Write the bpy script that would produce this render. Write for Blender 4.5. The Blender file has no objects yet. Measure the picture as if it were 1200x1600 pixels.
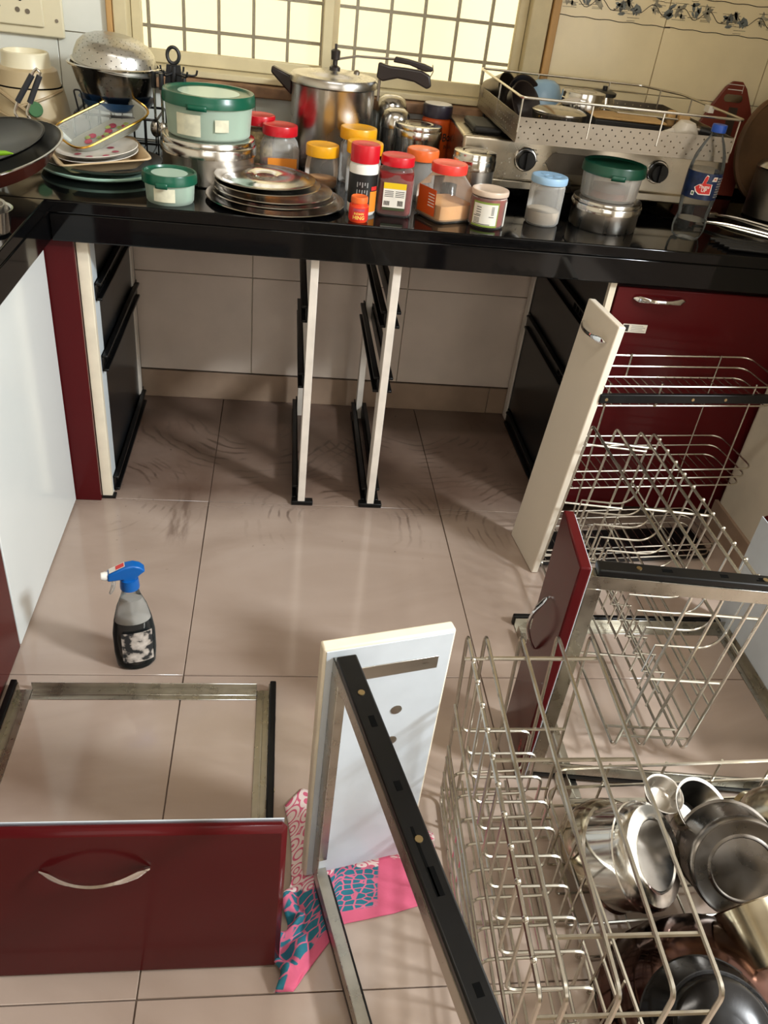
import bpy, bmesh, math, random
from mathutils import Vector, Matrix, Euler
random.seed(7)
SC = bpy.context.scene
COL = SC.collection
PI = math.pi
R = math.radians
sin, cos = math.sin, math.cos

# ---------------------------------------------------------------- camera
cd = bpy.data.cameras.new('camera')
cam = bpy.data.objects.new('camera', cd)
COL.objects.link(cam)
cam.location = (0.1609, -1.1527, 1.2196)
cam.rotation_mode = 'XYZ'
cam.rotation_euler = (0.9603, -0.1065, -0.0914)
cd.sensor_width = 36.0
cd.lens = 1279.3 / 1600 * 36.0
cd.clip_start = 0.02
SC.camera = cam

# ---------------------------------------------------------------- world, daylight, exposure
W = bpy.data.worlds.new('World')
SC.world = W
W.use_nodes = True
bg = W.node_tree.nodes['Background']
bg.inputs[0].default_value = (1.0, 0.95, 0.86, 1)
bg.inputs[1].default_value = 2.5


def area(name, loc, rot, sx, sy, power, col):
    l = bpy.data.lights.new(name, 'AREA')
    l.shape = 'RECTANGLE'
    l.size, l.size_y, l.energy, l.color = sx, sy, power, col
    o = bpy.data.objects.new(name, l)
    o.location = loc
    o.rotation_euler = rot
    COL.objects.link(o)
    return o


# daylight entering by the balcony door in the right wall, and by the rear opening of the room
dl = area('balcony_daylight', (2.75, -1.35, 2.45), (0, 0, 0), .36, .36, 125, (0.88, 0.96, 1.0))
dl.rotation_euler = (Vector((.2, -.2, .2)) - Vector(dl.location)).to_track_quat('-Z', 'Y').to_euler()
area('rear_daylight', (0.15, -2.75, 1.75), (R(-90), 0, 0), 1.5, 1.3, 5, (1.0, 0.97, 0.93))
# added fill light below the ceiling to brighten the upper walls, no real lamp
area('ceiling_fill', (.25, -.75, 2.56), (0, 0, 0), 1.2, .12, 15, (1.0, 0.95, 0.86))
SC.view_settings.view_transform = 'Standard'
SC.view_settings.look = 'None'
SC.view_settings.gamma = 1
SC.view_settings.use_curve_mapping = False
SC.view_settings.exposure = 0.0


# ---------------------------------------------------------------- materials
MATS = {}


def lin(c):
    return tuple(((x / 255) / 12.92 if x / 255 <= .04045 else ((x / 255 + .055) / 1.055) ** 2.4) for x in c)


def newmat(name):
    m = bpy.data.materials.new(name)
    m.use_nodes = True
    nt = m.node_tree
    p = nt.nodes['Principled BSDF']
    MATS[name] = m
    return m, nt, p


def noise(nt, scale, detail=4, coord='Object', sc=(1, 1, 1), dist=0.0, rough=.5):
    tc = nt.nodes.new('ShaderNodeTexCoord')
    mp = nt.nodes.new('ShaderNodeMapping')
    mp.inputs['Scale'].default_value = sc
    nt.links.new(tc.outputs[coord], mp.inputs[0])
    n = nt.nodes.new('ShaderNodeTexNoise')
    n.inputs['Scale'].default_value = scale
    n.inputs['Detail'].default_value = detail
    n.inputs['Roughness'].default_value = rough
    n.inputs['Distortion'].default_value = dist
    nt.links.new(mp.outputs[0], n.inputs['Vector'])
    return n.outputs['Fac']


def ramp(nt, fac, stops):
    r = nt.nodes.new('ShaderNodeValToRGB')
    e = r.color_ramp.elements
    while len(e) < len(stops):
        e.new(.5)
    for i, (p, c) in enumerate(stops):
        e[i].position = p
        e[i].color = (*c, 1) if len(c) == 3 else c
    nt.links.new(fac, r.inputs[0])
    return r.outputs[0]


def mixc(nt, fac, a, b, mode='MIX'):
    m = nt.nodes.new('ShaderNodeMix')
    m.data_type = 'RGBA'
    m.blend_type = mode
    for i, v in ((0, fac), (6, a), (7, b)):
        if hasattr(v, 'links'):
            nt.links.new(v, m.inputs[i])
        else:
            m.inputs[i].default_value = v if i == 0 else (*v, 1)
    return m.outputs[2]


def math_(nt, op, a, b=None, c=None):
    m = nt.nodes.new('ShaderNodeMath')
    m.operation = op
    for i, v in enumerate((a, b, c)):
        if v is None:
            continue
        if hasattr(v, 'links'):
            nt.links.new(v, m.inputs[i])
        else:
            m.inputs[i].default_value = v
    return m.outputs[0]


def maprange(nt, v, a, b, c=0., d=1.):
    m = nt.nodes.new('ShaderNodeMapRange')
    m.inputs[1].default_value, m.inputs[2].default_value = a, b
    m.inputs[3].default_value, m.inputs[4].default_value = c, d
    nt.links.new(v, m.inputs[0])
    return m.outputs[0]


def bump(nt, p, h, strength=.1, dist=.002):
    b = nt.nodes.new('ShaderNodeBump')
    b.inputs['Strength'].default_value = strength
    b.inputs['Distance'].default_value = dist
    nt.links.new(h, b.inputs['Height'])
    nt.links.new(b.outputs[0], p.inputs['Normal'])


def pm(name, rgb, rough=.4, metal=0., var=.0, vscale=12, rvar=0., spec=None, stretch=(1, 1, 1), bmp=0., coat=0.):
    """principled material; rgb in sRGB 0-255; var = colour mottling"""
    m, nt, p = newmat(name)
    c = lin(rgb)
    p.inputs['Base Color'].default_value = (*c, 1)
    p.inputs['Roughness'].default_value = rough
    p.inputs['Metallic'].default_value = metal
    if spec is not None:
        p.inputs['Specular IOR Level'].default_value = spec
    if coat:
        p.inputs['Coat Weight'].default_value = coat
        p.inputs['Coat Roughness'].default_value = .06
    if var or rvar or bmp:
        f = noise(nt, vscale, 5, sc=stretch)
        if var:
            lo = tuple(x * (1 - var) for x in c)
            hi = tuple(min(1, x * (1 + var * .5)) for x in c)
            nt.links.new(ramp(nt, f, [(.3, lo), (.65, hi)]), p.inputs['Base Color'])
        if rvar:
            nt.links.new(maprange(nt, f, .3, .7, max(.02, rough - rvar), rough + rvar), p.inputs['Roughness'])
        if bmp:
            bump(nt, p, f, bmp)
    return m


def clear(name, rgb, haze=.15, rough=.08, tint=(1, 1, 1), ior=1.35):
    """thin clear plastic / glass skin: see-through with a fresnel sheen and a little haze"""
    m, nt, p = newmat(name)
    p.inputs['Base Color'].default_value = (*lin(rgb), 1)
    p.inputs['Roughness'].default_value = rough
    t = nt.nodes.new('ShaderNodeBsdfTransparent')
    t.inputs[0].default_value = (*tint, 1)
    fr = nt.nodes.new('ShaderNodeFresnel')
    fr.inputs[0].default_value = ior
    mx = nt.nodes.new('ShaderNodeMixShader')
    f = math_(nt, 'ADD', fr.outputs[0], haze)
    nt.links.new(f, mx.inputs[0])
    nt.links.new(t.outputs[0], mx.inputs[1])
    nt.links.new(p.outputs[0], mx.inputs[2])
    nt.links.new(mx.outputs[0], nt.nodes['Material Output'].inputs[0])
    return m


# --- setting
def floor_mat():
    m, nt, p = newmat('floor_tile')
    geo = nt.nodes.new('ShaderNodeNewGeometry')
    sp = nt.nodes.new('ShaderNodeSeparateXYZ')
    nt.links.new(geo.outputs['Position'], sp.inputs[0])

    def nz(scale, sc, detail=4, dist=0., rough=.5):
        mp = nt.nodes.new('ShaderNodeMapping')
        mp.inputs['Scale'].default_value = sc
        mp.inputs['Rotation'].default_value = (0, 0, .35)
        nt.links.new(geo.outputs['Position'], mp.inputs[0])
        n = nt.nodes.new('ShaderNodeTexNoise')
        n.inputs['Scale'].default_value = scale
        n.inputs['Detail'].default_value = detail
        n.inputs['Distortion'].default_value = dist
        n.inputs['Roughness'].default_value = rough
        nt.links.new(mp.outputs[0], n.inputs['Vector'])
        return n.outputs['Fac']
    base = ramp(nt, nz(2.2, (1, 2.4, 1), 6, .8), [(.3, lin((158, 138, 124))), (.5, lin((170, 150, 136))), (.7, lin((179, 160, 147)))])
    # dirt left where the units stood: dusty film plus scrubbed swirls, fading out in front of the plinth line
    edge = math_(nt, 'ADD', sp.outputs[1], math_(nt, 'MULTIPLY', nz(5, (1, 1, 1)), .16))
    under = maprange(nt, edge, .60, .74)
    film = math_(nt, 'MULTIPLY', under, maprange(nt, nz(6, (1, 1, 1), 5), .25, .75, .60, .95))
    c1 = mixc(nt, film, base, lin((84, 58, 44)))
    # scrubbing arcs left by a wet cloth
    acc = None
    wob = nz(7, (1, 1, 1), 3)
    for cx, cy, rad, fr in ((.08, 1.05, .46, 210), (.36, .52, .30, 240), (.58, 1.08, .46, 230), (.88, .50, .34, 260), (-.30, .62, .32, 250)):
        dx = math_(nt, 'SUBTRACT', sp.outputs[0], cx)
        dy = math_(nt, 'SUBTRACT', sp.outputs[1], cy)
        d = math_(nt, 'SQRT', math_(nt, 'ADD', math_(nt, 'MULTIPLY', dx, dx), math_(nt, 'MULTIPLY', dy, dy)))
        ph = math_(nt, 'ADD', math_(nt, 'MULTIPLY', d, fr), math_(nt, 'MULTIPLY', wob, 16))
        ln_ = maprange(nt, math_(nt, 'SINE', ph), .45, .95)
        ln_ = math_(nt, 'MULTIPLY', ln_, maprange(nt, d, rad, rad * .55))
        ln_ = math_(nt, 'MULTIPLY', ln_, maprange(nt, d, .10, .15))
        acc = ln_ if acc is None else math_(nt, 'MAXIMUM', acc, ln_)
    near = math_(nt, 'MULTIPLY', maprange(nt, sp.outputs[1], .42, .60), maprange(nt, sp.outputs[1], 1.12, .9))
    patch = maprange(nt, nz(8, (1, 1, 1), 4), .47, .58)
    sm = math_(nt, 'MULTIPLY', math_(nt, 'MULTIPLY', math_(nt, 'MULTIPLY', acc, near), patch), .75)
    c2 = mixc(nt, sm, c1, lin((62, 44, 34)))
    # one dragged smear in front of the left opening
    bx = math_(nt, 'ABSOLUTE', math_(nt, 'ADD', math_(nt, 'ADD', sp.outputs[0], .052), math_(nt, 'MULTIPLY', wob, .02)))
    sx_ = math_(nt, 'MULTIPLY', maprange(nt, bx, .030, .016), math_(nt, 'MULTIPLY', maprange(nt, sp.outputs[1], .40, .46), maprange(nt, sp.outputs[1], .75, .6)))
    sx_ = math_(nt, 'MULTIPLY', sx_, maprange(nt, nz(26, (2.2, .5, 1), 3), .40, .62))
    c2 = mixc(nt, math_(nt, 'MULTIPLY', sx_, .6), c2, lin((92, 70, 58)))
    # small crumbs of grime
    spk = math_(nt, 'MULTIPLY', maprange(nt, nz(70, (1, 1, 1), 2), .72, .76), maprange(nt, sp.outputs[1], .2, .7))
    c3 = mixc(nt, math_(nt, 'MULTIPLY', spk, .8), c2, lin((60, 45, 38)))
    nt.links.new(c3, p.inputs['Base Color'])
    rg = math_(nt, 'ADD', maprange(nt, film, 0, .6, .07, .34), math_(nt, 'MULTIPLY', nz(9, (1, 1, 1)), .08))
    nt.links.new(rg, p.inputs['Roughness'])
    p.inputs['Specular IOR Level'].default_value = .75
    return m


floor_mat()
pm('grout', (104, 88, 76), .9)
pm('wall_tile', (224, 225, 216), .16, var=.07, vscale=7, rvar=.06)
pm('yellow_tile', (240, 224, 184), .2, var=.10, vscale=6, rvar=.08)  # yellower tone of the wall tile, for the right of the window
pm('under_tile', (212, 196, 182), .2, var=.12, vscale=5, rvar=.08)
pm('base_tile', (158, 134, 114), .3, var=.18, vscale=9)
pm('plaster', (206, 196, 176), .85, var=.12, vscale=6, bmp=.15)
pm('ceiling_paint', (225, 222, 214), .9)
pm('window_frame', (206, 192, 154), .45, var=.12, vscale=14)
pm('wood_trim', (200, 156, 98), .5, var=.3, vscale=20, stretch=(1, 1, .15))
pm('sill_stone', (142, 108, 80), .6, var=.4, vscale=30)
pm('outside_paint', (240, 228, 186), .9, var=.04, vscale=1)
pm('grille_steel', (92, 90, 86), .6)
clear('window_glass', (236, 228, 205), .12, .25)
pm('print_line', (74, 66, 56), .5)
pm('print_leaf', (158, 152, 132), .5, var=.5, vscale=60)
pm('print_flower', (112, 118, 116), .5, var=.5, vscale=80)
pm('granite', (9, 9, 10), .07, spec=.28, var=.5, vscale=160)
pm('white_laminate', (226, 230, 228), .14, var=.03, vscale=3)
pm('cream_laminate', (226, 214, 196), .32, var=.05, vscale=4)
pm('edge_band', (228, 216, 194), .5, var=.1, vscale=18)
pm('post_white', (220, 210, 198), .5, var=.14, vscale=16)
pm('blue_white', (208, 216, 220), .3, var=.05)
pm('inner_white', (202, 209, 216), .3, var=.10, vscale=10)
pm('red_laminate', (76, 19, 21), .16, spec=.12, var=.10, vscale=3, rvar=.05)
pm('red_edge', (112, 30, 32), .22, var=.12, vscale=12)
pm('black_board', (20, 22, 24), .28, spec=.35, var=.35, vscale=5)
pm('slide_black', (10, 10, 11), .34, spec=.3, var=.3, vscale=40)
pm('hole_dark', (6, 6, 6), .8, spec=.05)
pm('brass_screw', (190, 170, 130), .3, 1)
# --- metals
pm('wire_steel', (200, 195, 184), .27, 1, var=.12, vscale=30)
pm('steel', (206, 203, 198), .17, 1, var=.06, vscale=14, rvar=.07)
pm('steel_brushed', (186, 180, 172), .32, 1, var=.16, vscale=22, rvar=.1, stretch=(1, 1, .1))
pm('steel_dull', (150, 142, 132), .4, 1, var=.3, vscale=14, rvar=.12)
pm('steel_frame', (184, 179, 168), .3, 1, var=.14, vscale=30, rvar=.08)
pm('aluminium', (200, 198, 192), .34, 1, var=.1, vscale=20)
pm('chrome', (225, 225, 225), .07, 1)
pm('cooker_alu', (196, 192, 186), .27, 1, var=.12, vscale=8, rvar=.05)
pm('gold_rim', (206, 158, 70), .25, 1)
pm('brass_steel', (192, 182, 160), .22, 1, var=.3, vscale=10, rvar=.08)
pm('steel_dark_reflect', (128, 122, 116), .3, 1, var=.2, vscale=18, rvar=.1)  # brushed steel darkened, its dark reflections are put into the colour
pm('burnt_steel', (92, 66, 58), .2, 1, var=.75, vscale=9, rvar=.12)
pm('tray_steel', (150, 141, 128), .36, 1, var=.2, vscale=12, rvar=.08)
pm('colander_steel', (120, 116, 112), .2, 1, var=.25, vscale=8)
pm('soot', (22, 19, 18), .22, .6, var=.8, vscale=16, rvar=.12)
# --- plastics and others
pm('bakelite', (38, 30, 28), .35, var=.2, vscale=20)
pm('black_plastic', (24, 24, 26), .35)
pm('rubber_grip', (34, 36, 42), .5)
pm('nonstick', (13, 12, 12), .28, spec=.3, var=.3, vscale=10)
pm('pan_brown', (96, 48, 38), .25, var=.2, vscale=8)
pm('cream_plastic', (184, 164, 128), .38, var=.10, vscale=5)
pm('cream_light', (222, 212, 182), .35, var=.04)
pm('cord_cream', (160, 138, 104), .5)
pm('badge_green', (70, 112, 74), .3, var=.2)
pm('green_lid', (10, 84, 62), .28, var=.1)
pm('green_lid_dark', (18, 72, 54), .3)
clear('green_tub', (198, 216, 200), .5, .3, (.88, .97, .91))
clear('lid_window', (178, 206, 190), .7, .3, (.8, .95, .88))
pm('old_label', (218, 214, 188), .7, var=.2, vscale=40)
pm('mint_edge', (186, 224, 204), .35)
pm('white_ceramic', (226, 220, 210), .15, var=.06, vscale=30)
pm('tan_melamine', (206, 178, 138), .35, var=.1)
pm('plate_dark', (62, 52, 42), .3, var=.3, vscale=10)
clear('glass_tray', (214, 216, 208), .2, .05)
pm('flower_print', (168, 70, 88), .4, var=.4, vscale=60)
pm('leaf_print', (150, 160, 96), .4, var=.4, vscale=60)
pm('blue_plastic', (152, 186, 214), .35, var=.05)
pm('blue_dark', (46, 84, 128), .35)
pm('red_lid', (200, 20, 36), .3, var=.06)
pm('red_lid_pale', (226, 60, 50), .3, var=.06)
pm('yellow_lid', (236, 168, 20), .32, var=.06)
pm('orange_lid', (236, 108, 48), .3, var=.06)
pm('white_plastic', (232, 228, 220), .35)
pm('lid_frost', (206, 184, 164), .3, var=.05)
clear('clear_jar', (235, 228, 218), .06, .06)
clear('clear_grey', (215, 212, 206), .30, .25)
clear('bottle_clear', (130, 134, 134), .035, .05, ior=1.22)
pm('water', (196, 196, 184), .03)
pm('chili_powder', (122, 10, 10), .6, var=.15, vscale=40)
pm('rust_powder', (136, 48, 34), .6, var=.2, vscale=40)
pm('sand_powder', (210, 160, 104), .9, var=.08, vscale=50)
pm('salt_powder', (222, 202, 176), .9, var=.06, vscale=50)
pm('grain_mix', (190, 166, 116), .8, var=.5, vscale=120)
pm('food_red', (176, 92, 70), .8, var=.3, vscale=40)
pm('label_black', (24, 24, 24), .4)
pm('label_white', (224, 218, 206), .5, var=.05, vscale=60)
pm('label_green', (128, 146, 58), .5)
pm('label_yellow', (222, 184, 22), .45)
pm('label_orange', (226, 136, 40), .45)
pm('label_red', (206, 44, 40), .4)
pm('label_blue', (22, 40, 78), .35, var=.5, vscale=90)
pm('label_navy', (38, 32, 46), .35)
pm('label_darkgreen', (60, 66, 40), .45)
pm('ink', (40, 36, 34), .6)
pm('ink_grey', (150, 148, 146), .6)
pm('ink_yellow', (240, 206, 96), .5)
pm('ink_red', (186, 30, 40), .5)
pm('ink_white', (240, 236, 232), .5)
pm('hing_orange', (226, 70, 34), .35)
pm('boost_orange', (206, 84, 26), .3, var=.1)
pm('cap_blue', (26, 76, 172), .35)
pm('trigger_blue', (10, 92, 170), .32, var=.05)
clear('foam_clear', (205, 200, 192), .45, .2)
pm('dark_liquid', (20, 24, 24), .08)
pm('board_red', (112, 46, 32), .4, var=.15, vscale=8)
pm('stained_wood', (92, 66, 42), .55, var=.6, vscale=7, stretch=(1, 1, .25))
pm('wood_pale', (196, 158, 104), .5, var=.2, vscale=14)
pm('iron_black', (26, 25, 25), .55, var=.3)
pm('chilli_green', (126, 176, 32), .35)
pm('stove_steel', (196, 186, 168), .3, 1, var=.35, vscale=7, rvar=.1)
pm('ladle_white', (214, 206, 194), .4)


def torn_mat():
    m, nt, p = newmat('torn_label')
    f = noise(nt, 48, 5)
    nt.links.new(ramp(nt, f, [(.44, lin((36, 38, 40))), (.5, lin((176, 166, 156))), (.7, lin((222, 212, 202)))]), p.inputs['Base Color'])
    p.inputs['Roughness'].default_value = .6


torn_mat()


def cloth_mat():
    m, nt, p = newmat('printed_cloth')
    tc = nt.nodes.new('ShaderNodeTexCoord')
    sp = nt.nodes.new('ShaderNodeSeparateXYZ')
    nt.links.new(tc.outputs['UV'], sp.inputs[0])
    v = nt.nodes.new('ShaderNodeTexVoronoi')
    v.feature = 'F1'
    mp = nt.nodes.new('ShaderNodeMapping')
    mp.inputs['Scale'].default_value = (9, 13, 1)
    nt.links.new(tc.outputs['UV'], mp.inputs[0])
    nt.links.new(mp.outputs[0], v.inputs['Vector'])
    v.inputs['Scale'].default_value = 1
    v.inputs['Randomness'].default_value = .45
    e = nt.nodes.new('ShaderNodeTexVoronoi')
    e.feature = 'DISTANCE_TO_EDGE'
    mp2 = nt.nodes.new('ShaderNodeMapping')
    mp2.inputs['Scale'].default_value = (15, 25, 1)
    nt.links.new(tc.outputs['UV'], mp2.inputs[0])
    nt.links.new(mp2.outputs[0], e.inputs['Vector'])
    e.inputs['Scale'].default_value = 1
    e.inputs['Randomness'].default_value = .55
    line = maprange(nt, e.outputs['Distance'], .06, .10)
    ring = math_(nt, 'SINE', math_(nt, 'MULTIPLY', v.outputs['Distance'], 26))
    ringm = maprange(nt, ring, -.55, -.35)
    pink, white, teal = lin((206, 92, 122)), lin((226, 206, 202)), lin((34, 108, 126))
    wz = mixc(nt, ringm, lin((206, 96, 124)), white)
    tz = mixc(nt, line, lin((206, 102, 132)), teal)
    yb = math_(nt, 'ADD', sp.outputs[1], math_(nt, 'MULTIPLY', v.outputs['Distance'], .09))
    lower = maprange(nt, yb, .60, .61)
    a = mixc(nt, lower, wz, tz)
    right = maprange(nt, sp.outputs[0], .60, .61)
    low2 = maprange(nt, yb, .50, .505)
    b = mixc(nt, math_(nt, 'MULTIPLY', right, low2), a, pink)
    hem = maprange(nt, sp.outputs[1], .91, .912)
    hemx = math_(nt, 'MULTIPLY', hem, maprange(nt, sp.outputs[0], .04, .05))
    c = mixc(nt, hemx, b, pink)
    nt.links.new(c, p.inputs['Base Color'])
    p.inputs['Roughness'].default_value = .85
    f = noise(nt, 260, 2)
    bump(nt, p, f, .25, .001)


cloth_mat()


# ---------------------------------------------------------------- mesh helpers
def frame_of(d):
    d = Vector(d).normalized()
    up = Vector((0, 0, 1)) if abs(d.z) < .95 else Vector((0, 1, 0))
    a = up.cross(d).normalized()
    return a, d.cross(a), d


def axis_m(origin, d):
    """matrix taking local +z onto direction d at origin"""
    a, b, c = frame_of(d)
    return Matrix(((a.x, b.x, c.x, origin[0]), (a.y, b.y, c.y, origin[1]), (a.z, b.z, c.z, origin[2]), (0, 0, 0, 1)))


def fillet(pts, r, seg=4, closed=False):
    pts = [Vector(p) for p in pts]
    n = len(pts)
    out = []
    for i, p in enumerate(pts):
        if not closed and i in (0, n - 1):
            out.append(p)
            continue
        a, b = pts[i - 1] - p, pts[(i + 1) % n] - p
        la, lb = a.length, b.length
        if la < 1e-6 or lb < 1e-6:
            continue
        t = min(r, la * .48, lb * .48)
        p0, p1 = p + a / la * t, p + b / lb * t
        for k in range(seg + 1):
            u = k / seg
            out.append(p0 * (1 - u) ** 2 + p * 2 * u * (1 - u) + p1 * u * u)
    return out


def wires(name, mat, parent, items):
    """each wire / bar an object of its own; items: (points, radius[, closed, fillet])"""
    for it in items:
        MB().tube(it[0], it[1], 6, it[2] if len(it) > 2 else False, it[3] if len(it) > 3 else 0., 4).build(name, mat, parent)


class MB:
    def __init__(s):
        s.v, s.f = [], []

    def add(s, vs, fs, T=None):
        o = len(s.v)
        for q in vs:
            q = Vector(q)
            s.v.append(T @ q if T else q)
        s.f += [tuple(o + i for i in f) for f in fs]
        return s

    def box(s, x0, x1, y0, y1, z0, z1, T=None):
        vs = [(x, y, z) for z in (z0, z1) for y in (y0, y1) for x in (x0, x1)]
        return s.add(vs, [(0, 2, 3, 1), (4, 5, 7, 6), (0, 1, 5, 4), (2, 6, 7, 3), (0, 4, 6, 2), (1, 3, 7, 5)], T)

    def lathe(s, prof, n=32, T=None, sq=0, rot=0., sx=1., sy=1.):
        """prof: (r, z) list from bottom to top (or any closed path); r=0 ends are capped to a point"""
        vs, fs, rings = [], [], []
        for r, z in prof:
            if r <= 1e-6:
                vs.append((0, 0, z))
                rings.append([len(vs) - 1])
                continue
            ring = []
            for k in range(n):
                a = 2 * PI * k / n
                f = 1.
                if sq:
                    f = (abs(cos(a)) ** sq + abs(sin(a)) ** sq) ** (-1 / sq)
                vs.append((r * f * cos(a + rot) * sx, r * f * sin(a + rot) * sy, z))
                ring.append(len(vs) - 1)
            rings.append(ring)
        for A, B in zip(rings, rings[1:]):
            if len(A) == 1 and len(B) == 1:
                continue
            for k in range(n):
                k2 = (k + 1) % n
                if len(A) == 1:
                    fs.append((A[0], B[k2], B[k]))
                elif len(B) == 1:
                    fs.append((A[k], A[k2], B[0]))
                else:
                    fs.append((A[k], A[k2], B[k2], B[k]))
        return s.add(vs, fs, T)

    def tube(s, pts, r, n=6, closed=False, fil=0., seg=4, T=None):
        if fil:
            pts = fillet(pts, fil, seg, closed)
        pts = [Vector(p) for p in pts]
        m = len(pts)
        vs, fs = [], []
        prev = None
        for i, p in enumerate(pts):
            a = pts[(i - 1) % m] if (closed or i > 0) else p
            b = pts[(i + 1) % m] if (closed or i < m - 1) else p
            d = (b - a)
            if d.length < 1e-9:
                d = Vector((0, 0, 1))
            d.normalize()
            if prev is None:
                u = frame_of(d)[0]
            else:
                u = (prev - d * prev.dot(d))
                if u.length < 1e-6:
                    u = frame_of(d)[0]
                u.normalize()
            prev = u
            w = d.cross(u)
            rr = r[i] if isinstance(r, (list, tuple)) else r
            for k in range(n):
                t = 2 * PI * k / n
                vs.append(p + (u * cos(t) + w * sin(t)) * rr)
        for i in range(m if closed else m - 1):
            j = (i + 1) % m
            for k in range(n):
                k2 = (k + 1) % n
                fs.append((i * n + k, i * n + k2, j * n + k2, j * n + k))
        if not closed:
            fs.append(tuple(range(n))[::-1])
            fs.append(tuple(range((m - 1) * n, m * n)))
        return s.add(vs, fs, T)

    def prism(s, poly, z0, z1, T=None):
        n = len(poly)
        vs = [(x, y, z0) for x, y in poly] + [(x, y, z1) for x, y in poly]
        fs = [tuple(range(n))[::-1], tuple(range(n, 2 * n))] + [(i, (i + 1) % n, n + (i + 1) % n, n + i) for i in range(n)]
        return s.add(vs, fs, T)

    def ball(s, c, r, n=16, T=None):
        rx, ry, rz = r if isinstance(r, (tuple, list)) else (r, r, r)
        m = max(6, n // 2)
        prof = [(sin(PI * i / m), -cos(PI * i / m)) for i in range(m + 1)]
        M = Matrix.Translation(c) @ Matrix.Diagonal((rx, ry, rz, 1))
        return s.lathe(prof, n, (T @ M) if T else M)

    def patch(s, r, a0, a1, z0, z1, n=12, T=None):
        vs, fs = [], []
        for k in range(n + 1):
            a = R(a0 + (a1 - a0) * k / n)
            vs += [(r * cos(a), r * sin(a), z0), (r * cos(a), r * sin(a), z1)]
        for k in range(n):
            fs.append((2 * k, 2 * k + 2, 2 * k + 3, 2 * k + 1))
        return s.add(vs, fs, T)

    def grid(s, nu, nv, fn, T=None):
        vs = [fn(i / nu, j / nv) for j in range(nv + 1) for i in range(nu + 1)]
        w = nu + 1
        fs = [(j * w + i, j * w + i + 1, (j + 1) * w + i + 1, (j + 1) * w + i) for j in range(nv) for i in range(nu)]
        return s.add(vs, fs, T)

    def perf(s, nu, nv, fn, hole=.28, stagger=True, skip=None, closed=False):
        """sheet with real round holes; fn maps cell coordinates (u, v) to space"""
        vs, idx, fs = [], {}, []

        def V(u, v):
            if closed:
                u = u % nu
            k = (round(u, 3), round(v, 3))
            if k not in idx:
                idx[k] = len(vs)
                vs.append(fn(u, v))
            return idx[k]
        for j in range(nv):
            for i in range(nu):
                solid = (stagger and (i + j) % 2) or (skip and skip(i, j))
                o = [(0, 0), (.5, 0), (1, 0), (1, .5), (1, 1), (.5, 1), (0, 1), (0, .5)]
                oc = [V(i + a, j + b) for a, b in o]
                if solid:
                    fs.append(tuple(oc))
                    continue
                base = len(vs)
                for k in range(8):
                    t = -3 * PI / 4 + k * PI / 4
                    vs.append(fn(i + .5 + hole * cos(t), j + .5 + hole * sin(t)))
                for k in range(8):
                    k2 = (k + 1) % 8
                    fs.append((oc[k], oc[k2], base + k2, base + k))
        return s.add(vs, fs)

    def text(s, txt, size, fn, sub=0):
        """flat printed lettering; fn maps text-plane (x, y) (centred) to space"""
        c = bpy.data.curves.new('t', 'FONT')
        c.body = txt
        c.size = size
        c.align_x = 'CENTER'
        c.align_y = 'CENTER'
        c.resolution_u = 3
        c.offset = size * .02
        o = bpy.data.objects.new('t', c)
        COL.objects.link(o)
        me = bpy.data.meshes.new_from_object(o.evaluated_get(bpy.context.evaluated_depsgraph_get()))
        vs = [fn(v.co.x, v.co.y) for v in me.vertices]
        fs = [tuple(p.vertices) for p in me.polygons]
        bpy.data.objects.remove(o)
        bpy.data.curves.remove(c)
        bpy.data.meshes.remove(me)
        return s.add(vs, fs)

    def decal(s, poly, fn, cuts=5):
        """flat outline cut fine enough to be bent by fn"""
        bm = bmesh.new()
        bm.faces.new([bm.verts.new((x, y, 0)) for x, y in poly])
        bmesh.ops.triangulate(bm, faces=bm.faces[:])
        bmesh.ops.subdivide_edges(bm, edges=bm.edges[:], cuts=cuts, use_grid_fill=True)
        bmesh.ops.triangulate(bm, faces=bm.faces[:])
        bm.verts.index_update()
        vs = [fn(v.co.x, v.co.y) for v in bm.verts]
        fs = [tuple(v.index for v in f.verts) for f in bm.faces]
        bm.free()
        return s.add(vs, fs)

    def build(s, name, mat, parent=None, bevel=0., seg=2, solid=0., sharp=38, loc=None, recalc=True, kind=None, uv=None, subd=0):
        me = bpy.data.meshes.new(name)
        me.from_pydata([tuple(v) for v in s.v], [], s.f)
        if recalc:
            bm = bmesh.new()
            bm.from_mesh(me)
            bmesh.ops.recalc_face_normals(bm, faces=bm.faces)
            bm.to_mesh(me)
            bm.free()
        me.polygons.foreach_set('use_smooth', [sharp > 0] * len(me.polygons))
        if sharp > 0:
            me.set_sharp_from_angle(angle=R(sharp))
        me.materials.append(MATS[mat])
        if uv:
            l = me.uv_layers.new(name='UVMap')
            for lp in me.loops:
                l.data[lp.index].uv = uv[lp.vertex_index]
        o = bpy.data.objects.new(name, me)
        COL.objects.link(o)
        if parent:
            o.parent = parent
        if loc:
            o.location = loc
        if subd:
            md = o.modifiers.new('subd', 'SUBSURF')
            md.levels = md.render_levels = subd
        if solid:
            md = o.modifiers.new('solid', 'SOLIDIFY')
            md.thickness = solid
            md.offset = 0
        if bevel:
            md = o.modifiers.new('bevel', 'BEVEL')
            md.width = bevel
            md.segments = seg
            md.limit_method = 'ANGLE'
        if kind:
            o['kind'] = kind
        return o


def tag(o, label=None, cat=None, group=None, kind=None):
    if label:
        o['label'] = label
    if cat:
        o['category'] = cat
    if group:
        o['group'] = group
    if kind:
        o['kind'] = kind
    return o


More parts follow.
